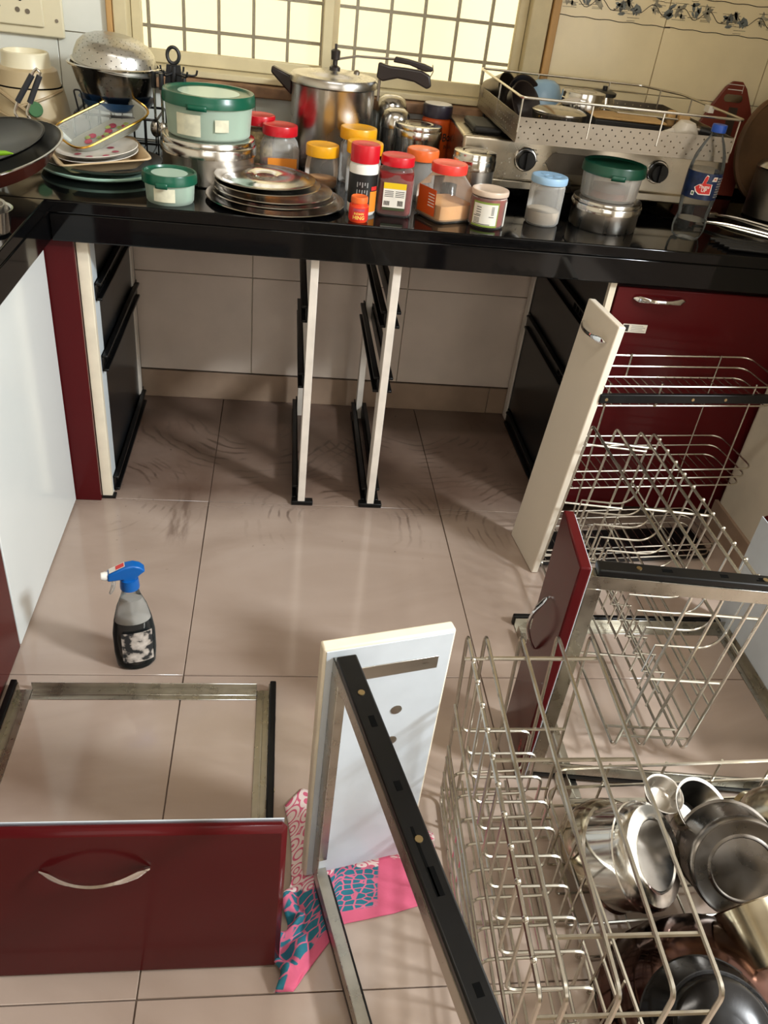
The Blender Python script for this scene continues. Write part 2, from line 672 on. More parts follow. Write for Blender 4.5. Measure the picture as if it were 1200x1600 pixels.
def thing(name, label, cat, loc=(0, 0, 0), rot=(0, 0, 0), group=None):
    o = bpy.data.objects.new(name, None)
    o.empty_display_size = .02
    COL.objects.link(o)
    o.location = loc
    o.rotation_euler = rot
    return tag(o, label, cat, group)


def struct(o):
    o['kind'] = 'structure'
    return o


def dup(o, parent=None, loc=None):
    c = o.copy()
    COL.objects.link(c)
    if parent:
        c.parent = parent
    if loc:
        c.location = loc
    return c


# ================================================================ SETTING
YB = 1.166            # face of the back wall
CT = 0.733            # counter top
XL, XR = -0.95, 1.345
# ---- floor with 0.6 m tiles
FX0, FX1, FY0 = -0.95, 1.75, -2.7
fl = struct(MB().box(FX0 - .1, FX1 + .1, FY0 - .1, YB + .15, -.08, -.004).build('floor', 'grout'))
g = .0010
for i in range(-2, 3):
    for j in range(-5, 2):
        x0, x1 = max(FX0, i * .6) + g, min(FX1, i * .6 + .6) - g
        y0, y1 = max(FY0, j * .6) + g, min(YB, j * .6 + .6) - g
        if x1 - x0 > .03 and y1 - y0 > .03:
            MB().box(x0, x1, y0, y1, -.006, 0).build('floor_tile', 'floor_tile', fl, bevel=.0008, seg=1)

# ---- back wall with the window opening
WX0, WX1, WZ0, WZ1 = -.268, .822, .862, 2.05
wb = MB()
wb.box(XL - .1, WX0, YB + .007, YB + .2, 0, 2.6)
wb.box(WX1, 1.85, YB + .007, YB + .2, 0, 2.6)
wb.box(WX0, WX1, YB + .007, YB + .2, 0, WZ0)
wb.box(WX0, WX1, YB + .007, YB + .2, WZ1, 2.6)
wall_back = struct(wb.build('wall_back', 'plaster'))


def wall_tile(x0, x1, z0, z1, mat):
    h = .0011
    MB().box(x0 + h, x1 - h, YB, YB + .009, z0 + h, z1 - h).build('wall_tile', mat, wall_back, bevel=.0007, seg=1)


xs = [-.367, .083, .533, .983, 1.345]
for a, b in zip(xs, xs[1:]):
    for z0, z1 in ((.09, .39), (.39, .70)):
        wall_tile(a, b, z0, z1, 'under_tile')
zs = [.735, .96, 1.26, 1.56, 1.86, 2.16]
xu = [-.95, -.687, -.387, WX0]
for a, b in zip(xu, xu[1:]):
    for z0, z1 in zip(zs, zs[1:]):
        wall_tile(a, b, z0, z1, 'wall_tile')
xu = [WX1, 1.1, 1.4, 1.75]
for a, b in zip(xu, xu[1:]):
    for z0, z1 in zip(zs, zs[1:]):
        wall_tile(a, b, z0, z1, 'yellow_tile')
for a, b in ((-.367, .083), (.083, .533), (.533, .983)):
    wall_tile(max(a, WX0), min(b, WX1), .735, WZ0, 'wall_tile')
bb = struct(MB().box(-.37, 1.345, YB - .002, YB + .009, 0, .088).build('baseboard_back', 'grout'))
for a, b in ((-.366, .234), (.236, .834), (.836, 1.343)):
    MB().box(a, b, YB - .006, YB, .0, .088).build('baseboard_tile', 'base_tile', bb, bevel=.001, seg=1)


# printed border of the tiles right of the window (thin printed film of the glaze)
def border(x0):
    ln, lf, fw = MB(), MB(), MB()
    y = YB - .0006
    for zz in (1.114, 1.182):
        pts = [(x0 + .30 * k / 24, y, zz + .0012 * sin(k * 1.3)) for k in range(25)]
        ln.tube(pts, .0009, 4)
    vine = [(x0 + .02 + .27 * k / 40, y, 1.147 + .011 * sin(k * .62)) for k in range(41)]
    ln.tube(vine, .0008, 4)
    rnd = random.Random(5)
    for k, (px, pz) in enumerate(((.03, 1.15), (.07, 1.158), (.105, 1.15), (.16, 1.14), (.175, 1.15), (.20, 1.135), (.255, 1.155), (.285, 1.148))):
        b = fw if k % 2 else lf
        for q in range(6):
            a = rnd.uniform(0, 6.3)
            l = rnd.uniform(.006, .015)
            c = Vector((x0 + px + rnd.uniform(-.008, .008), y, pz + rnd.uniform(-.012, .012)))
            d = Vector((cos(a), 0, sin(a)))
            n = Vector((-sin(a), 0, cos(a))) * l * .38
            off = Vector((0, -.0002 * (q % 3), 0))
            b.add([c - d * l + off, c - d * l * .3 + n + off, c + d * l * .5 + n * .8 + off, c + d * l + off, c + d * l * .4 - n + off, c - d * l * .4 - n * .8 + off], [(0, 1, 2, 3, 4, 5)])
        for q in range(5):
            zz = pz + rnd.uniform(-.018, .018)
            ln.tube([(x0 + px - .018, y, zz), (x0 + px + rnd.uniform(.0, .02), y, zz + .001)], .0004, 4)
    ln.build('printed_vine', 'print_line', wall_back)
    lf.build('printed_leaf', 'print_leaf', wall_back)
    fw.build('printed_flower', 'print_flower', wall_back)


border(.815)
border(1.1)

# ---- window
win = struct(thing('window_1', None, None, (0, 0, 0)))
YW = YB + .03
fr = MB()
fr.box(WX0 + .014, -.222, YB - .006, YB + .13, WZ0 + .03, WZ1)
fr.box(.752, .800, YB - .006, YB + .13, WZ0 + .03, WZ1)
fr.box(-.222, .752, YB - .006, YB + .13, WZ0 + .028, .905)
fr.box(-.222, .752, YB - .006, YB + .13, WZ1 - .05, WZ1)
fr.build('window_frame', 'window_frame', win, bevel=.003)
MB().box(WX0, WX0 + .013, YB - .012, YB + .13, WZ0 + .03, WZ1).build('wood_lining', 'wood_trim', win, bevel=.002)
MB().box(.803, WX1, YB - .012, YB + .13, WZ0 + .03, WZ1).build('wood_lining', 'wood_trim', win, bevel=.002)
MB().box(WX0, WX1, YB - .03, YB + .13, WZ0, WZ0 + .026).build('window_sill', 'sill_stone', win, bevel=.003)


def sash(x0, x1, y):
    m = MB()
    w = .024
    m.box(x0, x0 + w, y, y + .022, .907, WZ1 - .052)
    m.box(x1 - w, x1, y, y + .022, .907, WZ1 - .052)
    m.box(x0 + w, x1 - w, y, y + .022, .907, .936)
    m.box(x0 + w, x1 - w, y, y + .022, WZ1 - .08, WZ1 - .052)
    s = m.build('sash', 'window_frame', win, bevel=.002)
    MB().box(x0 + w, x1 - w, y + .009, y + .0125, .936, WZ1 - .08).build('window_pane', 'window_glass', s)


sash(-.221, .285, YB + .055)
sash(.245, .751, YB + .025)
gr = thing('window_grille', 'grey steel bar grille outside the window panes', 'grille', (.27, 1.33, .9))
bv = MB().box(-.004, .004, -.004, .004, -.05, 1.15).build('grille_bar', 'grille_steel', gr, loc=(-.465, 0, 0))
for k in range(1, 12):
    dup(bv, gr, (-.465 + .0885 * k, 0, 0))
bh = MB().box(-.56, .56, -.003, .003, -.004, .004).build('grille_crossbar', 'grille_steel', gr, loc=(0, .006, .075))
for k in range(1, 12):
    dup(bh, gr, (0, .006, .075 + .092 * k))

tag(MB().box(-5, 6, 3.8, 4.0, -2.0, 3.1).build('building_wall', 'outside_paint'), 'cream painted wall of the neighbouring building seen through the window', 'building')

# ---- other walls, ceiling
struct(MB().box(1.86, 4.6, FY0 - .5, YB + .2, -.08, -.004).build('floor', 'grout'))
struct(MB().box(XL - .15, XL, FY0, YB + .2, 0, 2.6).build('wall_left', 'plaster'))
wr = MB()
wr.box(XR, XR + .14, .15, .562, 0, 2.6)
wr.box(XR, XR + .14, -1.75, .15, 2.15, 2.6)
wr.box(XR, XR + .14, FY0, -1.75, 0, 2.6)
wr.box(1.75, 1.85, .40, YB + .2, 0, 2.6)
wr.box(XR + .14, 1.85, .40, .562, 0, 2.6)
struct(wr.build('wall_right', 'plaster', bevel=.012, seg=3))
struct(MB().box(XR - .009, XR + .001, .15, .566, 0, .09).build('baseboard_right', 'base_tile', bevel=.001, seg=1))
wr2 = MB()
wr2.box(XL, -.62, FY0 - .1, FY0, 0, 2.6)
wr2.box(.95, 1.75, FY0 - .1, FY0, 0, 2.6)
wr2.box(-.62, .95, FY0 - .1, FY0, 0, 1.1)
wr2.box(-.62, .95, FY0 - .1, FY0, 2.4, 2.6)
struct(wr2.build('wall_rear', 'plaster'))
struct(MB().box(XL - .1, 1.9, FY0 - .1, YB + .2, 2.6, 2.7).build('ceiling', 'ceiling_paint'))

# ---- switchboard
t = thing('switchboard', 'cream plastic socket board on the tiles left of the window', 'switchboard', (-.47, YB, .96))
MB().box(-.14, .103, -.012, -.0005, -.016, .16).build('back_plate', 'cream_light', t, bevel=.004)
MB().box(-.14, .060, -.019, -.012, .004, .16).build('front_plate', 'cream_light', t, bevel=.003)
for dx, dz, r in ((-.046, .068, .005), (-.053, .053, .0035), (-.039, .051, .0035), (-.053, .042, .0035), (-.037, .040, .0035), (.012, .07, .0055), (.012, .058, .0045)):
    MB().lathe([(0, -.0006), (r, -.0006), (r, .001), (0, .001)], 12, axis_m((dx, -.0192, dz), (0, -1, 0))).build('socket_hole', 'hole_dark', t)
for dx, dy, dz, r in ((.004, -.0192, .036, .0055), (.026, -.0192, .034, .0055), (.088, -.0122, .02, .004)):
    MB().lathe([(0, -.0006), (r, -.0006), (r, .0012), (0, .0012)], 12, axis_m((dx, dy, dz), (0, -1, 0))).build('screw', 'steel_dull', t)

# ================================================================ COUNTER AND FIXED UNITS
ctp = thing('countertop', 'polished black granite countertop along the back and left walls', 'countertop', (0, .8, .651))


def cbox(n, *b, mat='granite', bev=.003):
    MB().box(b[0], b[1], b[2] - .8, b[3] - .8, b[4] - .651, b[5] - .651).build(n, mat, ctp, bevel=bev)


cbox('back_slab', XL + .002, 1.745, .566, YB - .001, .708, CT)
cbox('left_slab', XL + .002, -.300, -2.0, .5655, .708, CT)
cbox('back_fascia', -.299, 1.34, .568, .588, .651, .7078)
cbox('left_fascia', -.320, -.300, -2.0, .588, .651, .7078)
cbox('back_upstand', .545, 1.745, YB - .014, YB - .002, CT, CT + .02, mat='granite', bev=.002)


def handle_mesh(L=.12, out=.028):
    """arched cabinet pull in local x (length) / -y (out)"""
    m = MB()
    n = 20
    vs, fs = [], []
    for k in range(n + 1):
        u = k / n * 2 - 1
        q = abs(u)
        x = u * L / 2
        y = -.003 - out * (1 - q ** 1.9)
        hw = .0042 + .0036 * max(0, (q - .35) / .4) if q < .75 else .0078 * (1 - (q - .75) / .25) ** .8 + .0012
        th = .0034 if q < .7 else .0028
        for a in range(6):
            t = 2 * PI * a / 6
            vs.append((x, y + th * cos(t), hw * sin(t)))
    for k in range(n):
        for a in range(6):
            a2 = (a + 1) % 6
            fs.append((k * 6 + a, k * 6 + a2, (k + 1) * 6 + a2, (k + 1) * 6 + a))
    fs += [tuple(range(6))[::-1], tuple(range(n * 6, n * 6 + 6))]
    m.add(vs, fs)
    return m


# base units of the left run (doors face +x)
def left_unit(label, y0, y1, doormat, edge):
    t = thing('base_cabinet', label, 'cabinet', (-.34, (y0 + y1) / 2, 0))
    hy = (y1 - y0) / 2
    MB().box(-.56, 0, -hy + .002, hy - .002, .0, .645).build('carcass', 'white_laminate', t)
    MB().box(.001, .019, -hy + .002, hy - .002, .006, .640).build('door', doormat, t, bevel=.002)
    return t


left_unit('white glossy base cabinet left of the red filler strip under the counter', .072, .583, 'white_laminate', 'edge_band')
left_unit('dark red glossy base cabinet left of the white door', -.46, .070, 'red_laminate', 'red_edge')
tag(MB().box(-.3355, -.2625, .588, .602, .0, .650).build('filler_panel', 'red_laminate', bevel=.002),
    'tall narrow dark red filler strip in the corner under the counter', 'panel')


# side supports with drawer slides
def slide(parent, x, z, y0, y1, side, L=None):
    """one black telescopic slide on a face; side = +1 when it stands off toward +x"""
    m = MB()
    m.box(min(0, side * .004), max(0, side * .004), 0, y1 - y0, 0, .040)
    m.box(min(0, side * .014), max(0, side * .014), .0, y1 - y0 - .02, 0, .006)
    m.box(min(0, side * .014), max(0, side * .014), .0, y1 - y0 - .02, .034, .040)
    o = m.build('drawer_slide', 'slide_black', parent, bevel=.001, seg=1, loc=(x, y0, z))
    h = MB()
    for k in range(6):
        h.box(side * .0045 - .0006, side * .0045 + .0006, .02 + k * .024, .036 + k * .024, .013, .027)
    h.build('slot', 'ink_grey' if k < 0 else 'hole_dark', o)
    return o


t = thing('end_support', 'left end support with black board and three black slides under the counter', 'support', (-.25, .6, 0))
MB().box(-.012, .012, .004, .022, .0, .650).build('front_post', 'edge_band', t, bevel=.001)
MB().box(-.011, .011, .022, .070, .0, .650).build('side_strip', 'blue_white', t)
MB().box(-.0105, .0095, .070, .545, .0, .650).build('side_board', 'black_board', t)
MB().box(-.0105, .014, .48, .512, .0, .650).build('rear_post', 'post_white', t, bevel=.001)
for z in (.505, .335, .006):
    slide(t, .0115 if z else .012, z, .03, .53, 1)
MB().box(-.012, .02, .0, .02, .0, .006).build('floor_bracket', 'slide_black', t)


def middle(label, x, sides):
    t = thing('middle_support', label, 'support', (x, .6, 0))
    MB().box(-.009, .009, .0, .055, .0, .650).build('front_post', 'post_white', t, bevel=.001)
    MB().box(-.009, .009, .48, .512, .0, .650).build('rear_post', 'post_white', t, bevel=.001)
    for s in sides:
        for z in (.49, .325, .006):
            slide(t, s * .0092, z, .02, .52, s)
    MB().box(-.025 if sides == (-1,) else -.03, .03, -.002, .018, .0, .012).build('floor_bracket', 'slide_black', t, bevel=.002)
    return t


middle('thin white support frame left of its twin under the counter middle', .2345, (-1,))
middle('thin white support frame right of its twin, slides on both faces', .4145, (-1, 1))

t = thing('right_side_board', 'black cabinet side board with slides left of the red door unit', 'support', (.905, .6, 0))
MB().box(-.008, .008, .0, .555, .0, .650).build('side_board', 'black_board', t)
MB().box(-.0145, -.008, .518, .552, .0, .650).build('rear_strip', 'post_white', t, bevel=.003)
MB().box(-.0085, .006, -.014, .0, .0, .650).build('front_edge', 'edge_band', t)
for z in (.505, .325, .004):
    slide(t, -.0085, z, .01, .515, -1)
t = thing('base_cabinet', 'dark red glossy door unit with bar handle behind the wire pull-out', 'cabinet', (1.155, .6, 0))
MB().box(-.24, .24, .004, .555, .03, .648).build('carcass', 'black_board', t)
d = MB().box(-.240, .245, -.018, .002, .045, .640).build('door', 'red_laminate', t, bevel=.002)
handle_mesh(.125, .018).build('handle', 'chrome', d, loc=(-.138, -.018, .618))
MB().box(-.205, -.146, -.0186, -.0181, .535, .555).build('sticker', 'label_white', d)
MB().box(-.203, -.190, -.0189, -.0186, .537, .553).build('print_patch', 'ink', d)
st = MB()
for k in range(4):
    st.box(-.184, -.150 - (k % 2) * .006, -.0189, -.0186, .5385 + k * .004, .5398 + k * .004)
st.build('print_line', 'ink_grey', d)


# ================================================================ DRAWERS TAKEN OUT ON THE FLOOR
def place(o, ex, ey, ez, loc):
    o.rotation_mode = 'QUATERNION'
    m = Matrix((Vector(ex), Vector(ey), Vector(ez))).transposed()
    o.location = loc
    o.rotation_quaternion = m.to_quaternion()


def drawer(label, Wd, H, front, inner, edge, fx0, fx1, D=.5, fz=.0, fh=.022, handle=None, plate=False):
    """local: x width, y into the drawer (front face looks to -y), z height"""
    t = thing('drawer', label, 'drawer')
    f = MB().box(0, Wd, -.019, -.001, 0, H).build('drawer_front', front, t, bevel=.007 if H > .2 and 'red' in front else .003, seg=1 if H > .2 and 'red' in front else 2)
    MB().box(.004, Wd - .004, -.001, .0006, .004, H - .004).build('inner_face', inner, f)
    if handle:
        handle_mesh(handle[2], .022).build('handle', 'chrome', f, loc=(handle[0], -.018, handle[1]))
    if handle:
        for s in (-1, 1):
            MB().lathe([(0, 0), (.008, 0), (.008, .001), (.003, .002), (0, .002)], 14, axis_m((handle[0] + s * handle[2] * .45, .0006, handle[1]), (0, 1, 0))).build('screw', 'steel_dull', f)
    a = fl_ = .024
    tk = .002

    def angle(n, x0, x1, y0, y1, vx=None, vy=None):
        m = MB().box(x0, x1, y0, y1, fz, fz + tk)
        m.box(*(vx if vx else (x0, x1)), *(vy if vy else (y0, y1)), fz, fz + fh)
        # raised bead along the flange
        if vx:
            c = (x0 + x1) / 2
            m.box(c - .0015, c + .0015, y0, y1, fz + tk, fz + tk + .0012)
        else:
            c = (y0 + y1) / 2
            m.box(x0, x1, c - .0015, c + .0015, fz + tk, fz + tk + .0012)
        return m.build(n, 'steel_frame', t, bevel=.0006, seg=1)
    angle('side_rail', fx0, fx0 + a, .001, D, vx=(fx0, fx0 + tk))
    angle('side_rail', fx1 - a, fx1, .001, D, vx=(fx1 - tk, fx1))
    angle('back_rail', fx0 + a + .0005, fx1 - a - .0005, D - a, D, vy=(D - tk, D))
    angle('front_rail', fx0 + a + .0005, fx1 - a - .0005, .001, .001 + a, vy=(.001, .001 + tk))
    for s in (-1, 1):
        xa = fx0 - .0125 if s < 0 else fx1 + .0005
        xo = fx0 - .0125 if s < 0 else fx1 + .0125
        sl = MB().box(xa, xa + .012, .012, D + .004, fz, fz + .026).build('drawer_slide', 'slide_black', t, bevel=.0025, seg=2)
        hm, wm = MB(), MB()
        oo = sorted((xo - s * .001, xo + s * .0004))
        for yy, ln in ((D - .09, .012), (D - .20, .03), (.20, .012), (.11, .016)):
            MB().box(*oo, yy, yy + ln, fz + .010, fz + .017).build('slot', 'hole_dark', sl)
        MB().box(*oo, .255, .33, fz + .009, fz + .012).build('slot', 'hole_dark', sl)
        for yy in (.075, .27):
            MB().lathe([(0, 0), (.0042, 0), (.0042, .0012), (0, .0012)], 10, axis_m((xo, yy, fz + .013), (s, 0, 0))).build('rivet', 'brass_screw', sl)
    if plate:
        MB().box(Wd - .062, Wd - .040, .0006, .0022, .02, H - .02).build('mounting_strip', 'steel_brushed', f, bevel=.0006)
    return t


t = drawer('dark red drawer lying flat at bottom left, empty steel frame behind its front', .535, .332, 'red_laminate', 'inner_white', 'red_edge', .045, .51, .505, handle=(.305, .262, .13))
t.location = (-.342, -.545, 0)
t = drawer('drawer seen from behind at right edge, pale inside of its front upright', .56, .30, 'red_laminate', 'inner_white', 'red_edge', .046, .520, .5, handle=(.28, .25, .13))
place(t, (0, 1, 0), (-1, 0, 0), (0, 0, 1), (1.205, -.362, 0))
a = R(-6)
t = drawer('dark red drawer tipped on its side, steel rail and black slide reaching right', .495, .150, 'red_laminate', 'inner_white', 'red_edge', .02, .478, .46, fz=.004, handle=(.30, .09, .12))
ex, ey, ez = (0, 0, 1), (cos(a), sin(a), 0), (-sin(a), cos(a), 0)
place(t, ex, ey, ez, (.632, -.252, .002))
a = R(13)
t = drawer('white drawer front tipped on its side, its long black slide reaching toward the viewer', .495, .178, 'edge_band', 'inner_white', 'edge_band', .014, .482, .5, fz=.012, handle=(.33, .11, .07), plate=True)
ex, ey, ez = (0, 0, 1), (sin(a), -cos(a), 0), (cos(a), sin(a), 0)
place(t, ex, ey, ez, (.230, -.432, .007))
# price sticker on the red front tipped on its side
for o in COL.objects:
    if o.get('label', '').startswith('dark red drawer tipped'):
        f = [c for c in o.children if c.name.startswith('drawer_front')][0]
        MB().box(.045, .085, -.0188, -.0182, .014, .030).build('sticker', 'label_white', f)
        MB().text('5R17', .014, lambda x, y: (.065 + x, -.0191, .022 + y)).build('lettering', 'ink_red', f)


# ================================================================ WIRE PLATE BASKETS
def plate_basket(label, h, L, curved=False):
    """stands on its long side. local x = depth, y = length (0 = near), z up"""
    t = thing('plate_basket', label, 'basket', group='plate baskets standing on edge')
    r = .0028
    Wd = .185 if not curved else .14
    r = .0030
    xs = (0., .027, .08, .135, Wd) if not curved else (0., .03, .085, Wd)
    wires('rim_wire', 'wire_steel', t, [([(x, 0, .006), (x, L, .006), (x, L, h), (x, 0, h)], r, True, .014) for x in xs])
    it = [([(x0, y, z), (Wd, y, z)], r * .95) for y, z, x0 in (
        (L - .045, h - .004, .02), (L * .56, h - .004, 0.), (L * .12, h - .004, .02), (L * .12, .011, 0), (L * .56, .011, 0), (L - .045, .011, 0))]
    for z in (h * .88, h * .48, h * .09):
        it += [([(0, .003, z), (Wd, .003, z)], r * .9), ([(0, L - .003, z), (Wd, L - .003, z)], r * .9)]
    wires('cross_wire', 'wire_steel', t, it)
    wires('bottom_wire', 'wire_steel', t, [([(-.003, .004, z), (-.003, L - .004, z)], r * .85) for z in (.045, .085, .125, .152, .252)])
    wires('long_wire', 'wire_steel', t, [([(x, .004, z), (x, L - .004, z)], r * .85) for x in (.03, .105) for z in (.06, .15)])
    n = 11
    m = MB()
    if curved:
        m.tube(fillet([(0, 0, h + .002), (0, 0, .215), (.118, 0, .215)], .045, 7) + [Vector((.118, 0, .15)), Vector((.075, 0, .15)), Vector((.075, 0, .06))], r * .75, 6)
    else:
        m.tube([(0, 0, h + .002), (0, 0, .25), (.108, 0, .25), (.108, 0, .155), (.0, 0, .150), (0, 0, .01)], r * .8, 6, False, .016, 4)
    d0 = m.build('plate_divider', 'wire_steel', t, loc=(0, .035, 0))
    k0 = MB().ball((0, 0, h + .003), .0042, 8).build('wire_end', 'wire_steel', d0)
    for k in range(1, n):
        d = dup(d0, t, (0, .035 + k * (L - .09) / (n - 1), 0))
        dup(k0, d)
    return t


t = plate_basket('steel wire plate basket in the foreground, on edge left of the pots', .40, .505)
t.location = (.453, -.797, 0)
t.rotation_euler = (0, R(-2.6), R(-2.0))
t = plate_basket('steel wire plate basket behind the tipped red drawer, on edge', .383, .54, True)
t.location = (.938, .322, .034)
t.rotation_euler = (0, R(-4.5), R(180))

# ---- low wire basket that holds the pots
t = thing('pot_basket', 'low steel wire basket on the floor holding pots, bottom right', 'basket', (.625, -.345, 0), (0, 0, R(2)))
PW, PL = .52, .52
for z, rr in ((.155, .003), (.105, .0028), (.055, .0028)):
    MB().tube([(0, 0, z), (PW, 0, z), (PW, -PL, z), (0, -PL, z)], rr, 6, True, .025, 4).build('rim_wire', 'wire_steel', t)
wires('hoop_wire', 'wire_steel', t, [([(x, .004, .156), (x, .004, .012), (x, -PL - .004, .012), (x, -PL - .004, .156)], .0024, False, .012) for x in (.1, .2, .3, .4)])
wires('floor_wire', 'wire_steel', t, [([(-.003, y, .156), (-.003, y, .0125), (PW + .003, y, .0125), (PW + .003, y, .156)], .0022, False, .012) for y in [-.03 - .05 * k for k in range(10)]])

# ---- white pull-out with wire shelves
t = thing('pullout_unit', 'tall cream pull-out front with handle and steel wire shelves standing on the floor', 'pull-out unit', (.792, .501, 0), (0, 0, R(-84)))
f = MB().box(0, .156, -.018, -.001, 0, .637).build('front_panel', 'cream_laminate', t, bevel=.003, seg=3)
f.rotation_euler = (R(-4.2), 0, 0)
hh = handle_mesh(.115, .022)
hh.build('handle', 'chrome', f, loc=(.075, -.018, .592))
BD = .47
for z, hgt, nm in ((.455, .05, 0), (.243, .05, 0), (.03, .04, 0)):
    y0 = .0 + z * .075
    for k in range(3):
        zz = z + hgt * k / 2
        e = .004 * k
        MB().tube([(.008 - e, y0, zz), (.008 - e, BD + e, zz), (.148 + e, BD + e, zz), (.148 + e, y0, zz)], .0022, 6, False, .03, 5).build('shelf_rail', 'wire_steel', t)
    w0 = None
    for k in range(19):
        y = .016 + y0 + k * (BD - .02 - y0) / 19
        if w0 is None:
            w0 = MB().tube([(.006, 0, 0), (.150, 0, 0)], .0013, 5).build('shelf_wire', 'wire_steel', t, loc=(0, y, z))
        else:
            dup(w0, t, (0, y, z))
wires('upright_wire', 'wire_steel', t, [([(x, y, .02 if y != .17 else .455), (x, y, .51)], .002) for x, y in ((.004, .05), (.152, .05), (.004, .40), (.152, .40), (.004, .17), (.152, .17))])
sl = MB().box(.1505, .1605, .03, .5, .466, .487).build('drawer_slide', 'slide_black', t, bevel=.002)
wm = MB()
for y in (.045, .25, .33, .46):
    wm.lathe([(0, 0), (.0035, 0), (.0035, .001), (0, .001)], 10, axis_m((.1605, y, .476), (1, 0, 0)))
wm.build('rivet', 'brass_screw', sl)
sl = MB().box(.02, .136, .0, .48, .006, .022).build('floor_runner', 'slide_black', t, bevel=.002)

# ================================================================ SPRAY BOTTLE
t = thing('spray_bottle', 'clear spray bottle with blue trigger head and dark liquid on the floor', 'bottle', (-.094, .035, 0), (0, 0, R(14)))


def oval(prof, n=32, sy=.62, T=None, m=None):
    m = m or MB()
    return m.lathe(prof, n, T, sx=1, sy=sy)


oval([(0, .002), (.033, .002), (.039, .010), (.0415, .04), (.0415, .085), (.037, .12)], sy=.62).build('liquid', 'dark_liquid', t)
oval([(.0, .119), (.036, .1205), (.0355, .122), (.030, .150), (.022, .172), (0, .173)], sy=.64).build('foam', 'foam_clear', t)
oval([(0, .0), (.034, .0), (.0405, .008), (.043, .04), (.043, .088), (.038, .122), (.030, .155), (.020, .180), (.0155, .196), (.0155, .204)], sy=.64).build('bottle_body', 'bottle_clear', t)
MB().grid(12, 8, lambda u, v: ((u - .44) * .062, -.0272 * math.sqrt(max(.0, 1 - (((u - .44) * .062) / .0445) ** 2)) - .0012, .026 + v * .078 - .008 * (u - .5) ** 2)).build('torn_label', 'torn_label', t)
MB().lathe([(0, .200), (.019, .200), (.019, .206), (.0175, .222), (0, .222)], 24).build('collar', 'trigger_blue', t)
hd = MB().prism([(-.052, .012), (-.050, .030), (-.010, .046), (.012, .048), (.028, .042), (.040, .030), (.028, .022), (.018, .014), (.016, .002), (-.014, .002), (-.016, .012)], -.013, .013,
                Matrix.Translation((0, 0, .215)) @ Matrix.Rotation(R(90), 4, 'X'))
h = hd.build('trigger_head', 'trigger_blue', t, bevel=.004, seg=3)
MB().prism([(-.046, .0327), (-.008, .0477), (-.008, .0480), (-.046, .0330)], -.0085, .0085, Matrix.Translation((0, 0, .2154)) @ Matrix.Rotation(R(90), 4, 'X')).build('sticker', 'label_white', h)
MB().prism([(-.030, .0392), (-.010, .0471), (-.010, .0474), (-.030, .0395)], -.0065, .0065, Matrix.Translation((0, 0, .2157)) @ Matrix.Rotation(R(90), 4, 'X')).build('print_patch', 'label_red', h)
MB().lathe([(0, 0), (.010, 0), (.0105, .006), (.0085, .016), (0, .017)], 16, axis_m((-.050, 0, .2355), (-1, 0, .1))).build('nozzle', 'white_plastic', t)
MB().tube([(-.038, 0, .227), (-.038, 0, .210), (-.043, 0, .195), (-.049, 0, .184)], [.006, .0055, .005, .003], 8).build('trigger', 'clear_grey', t)

t.scale = (.92, .92, .98)
for o in t.children:
    if o.name.split('.')[0] in ('trigger_head', 'nozzle', 'trigger'):
        o.scale = (.80, .86, .84)
        o.location.z = .214 * .16
# ================================================================ CLOTH
cl = MB()
uvs = []
NU, NV = 60, 60


def lerp_tab(tab, u):
    for (a, x), (b, y) in zip(tab, tab[1:]):
        if u <= b:
            return x + (y - x) * (u - a) / (b - a)
    return tab[-1][1]


def cloth_pt(u, v):
    x = .199 + .247 * u + .012 * sin(v * 5) * (1 - u)
    yb = lerp_tab(((0, -.30), (.12, -.265), (.5, -.30), (1, -.355)), u)
    yf = lerp_tab(((0, -.602), (.1, -.600), (.22, -.560), (.30, -.535), (.36, -.508), (.7, -.492), (.9, -.478), (1, -.455)), u)
    y = yb + (yf - yb) * v
    k = max(0, 1 - max(0, x - .205) / .045) * max(0, min(1, (-.42 - y) / .05)) * max(0, min(1, (1 - v) / .10 + .25))
    z = .003 + k * (.016 + .012 * sin(v * 34 + u * 22) + .010 * sin(v * 17 - u * 50))
    if x > .41:
        z += (x - .41) * .35 * max(0, sin(v * 9))
    z += .0012 * sin(u * 40 + v * 9) * (1 if k > 0 else .3)
    x += -.010 * k * sin(v * 25)
    return (x, y, max(.0018, z))


cl.grid(NU, NV, cloth_pt)
uvs = [(i / NU, j / NV) for j in range(NV + 1) for i in range(NU + 1)]
tag(cl.build('printed_cloth', 'printed_cloth', uv=uvs, sharp=180, recalc=False, solid=.0012),
    'crumpled pink, teal and white printed cotton cloth under the tipped white drawer', 'cloth')


# ================================================================ POTS IN THE LOW BASKET
def vessel(name, label, cat, loc, d, prof, mat, n=40, parts=(), group=None):
    a, b, c = frame_of(d)
    t = thing(name, label, cat, loc, group=group)
    place(t, a, b, c, loc)
    MB().lathe(prof, n).build('body', mat, t)
    for nm, pr, mm in parts:
        MB().lathe(pr, n).build(nm, mm, t)
    return t


def wall(outer, th=.0012):
    """open vessel: outer profile from the bottom centre to the rim, then back inside"""
    return outer + [(max(0, r - th), z + (th if i == 0 else 0)) for i, (r, z) in reversed(list(enumerate(outer)))]


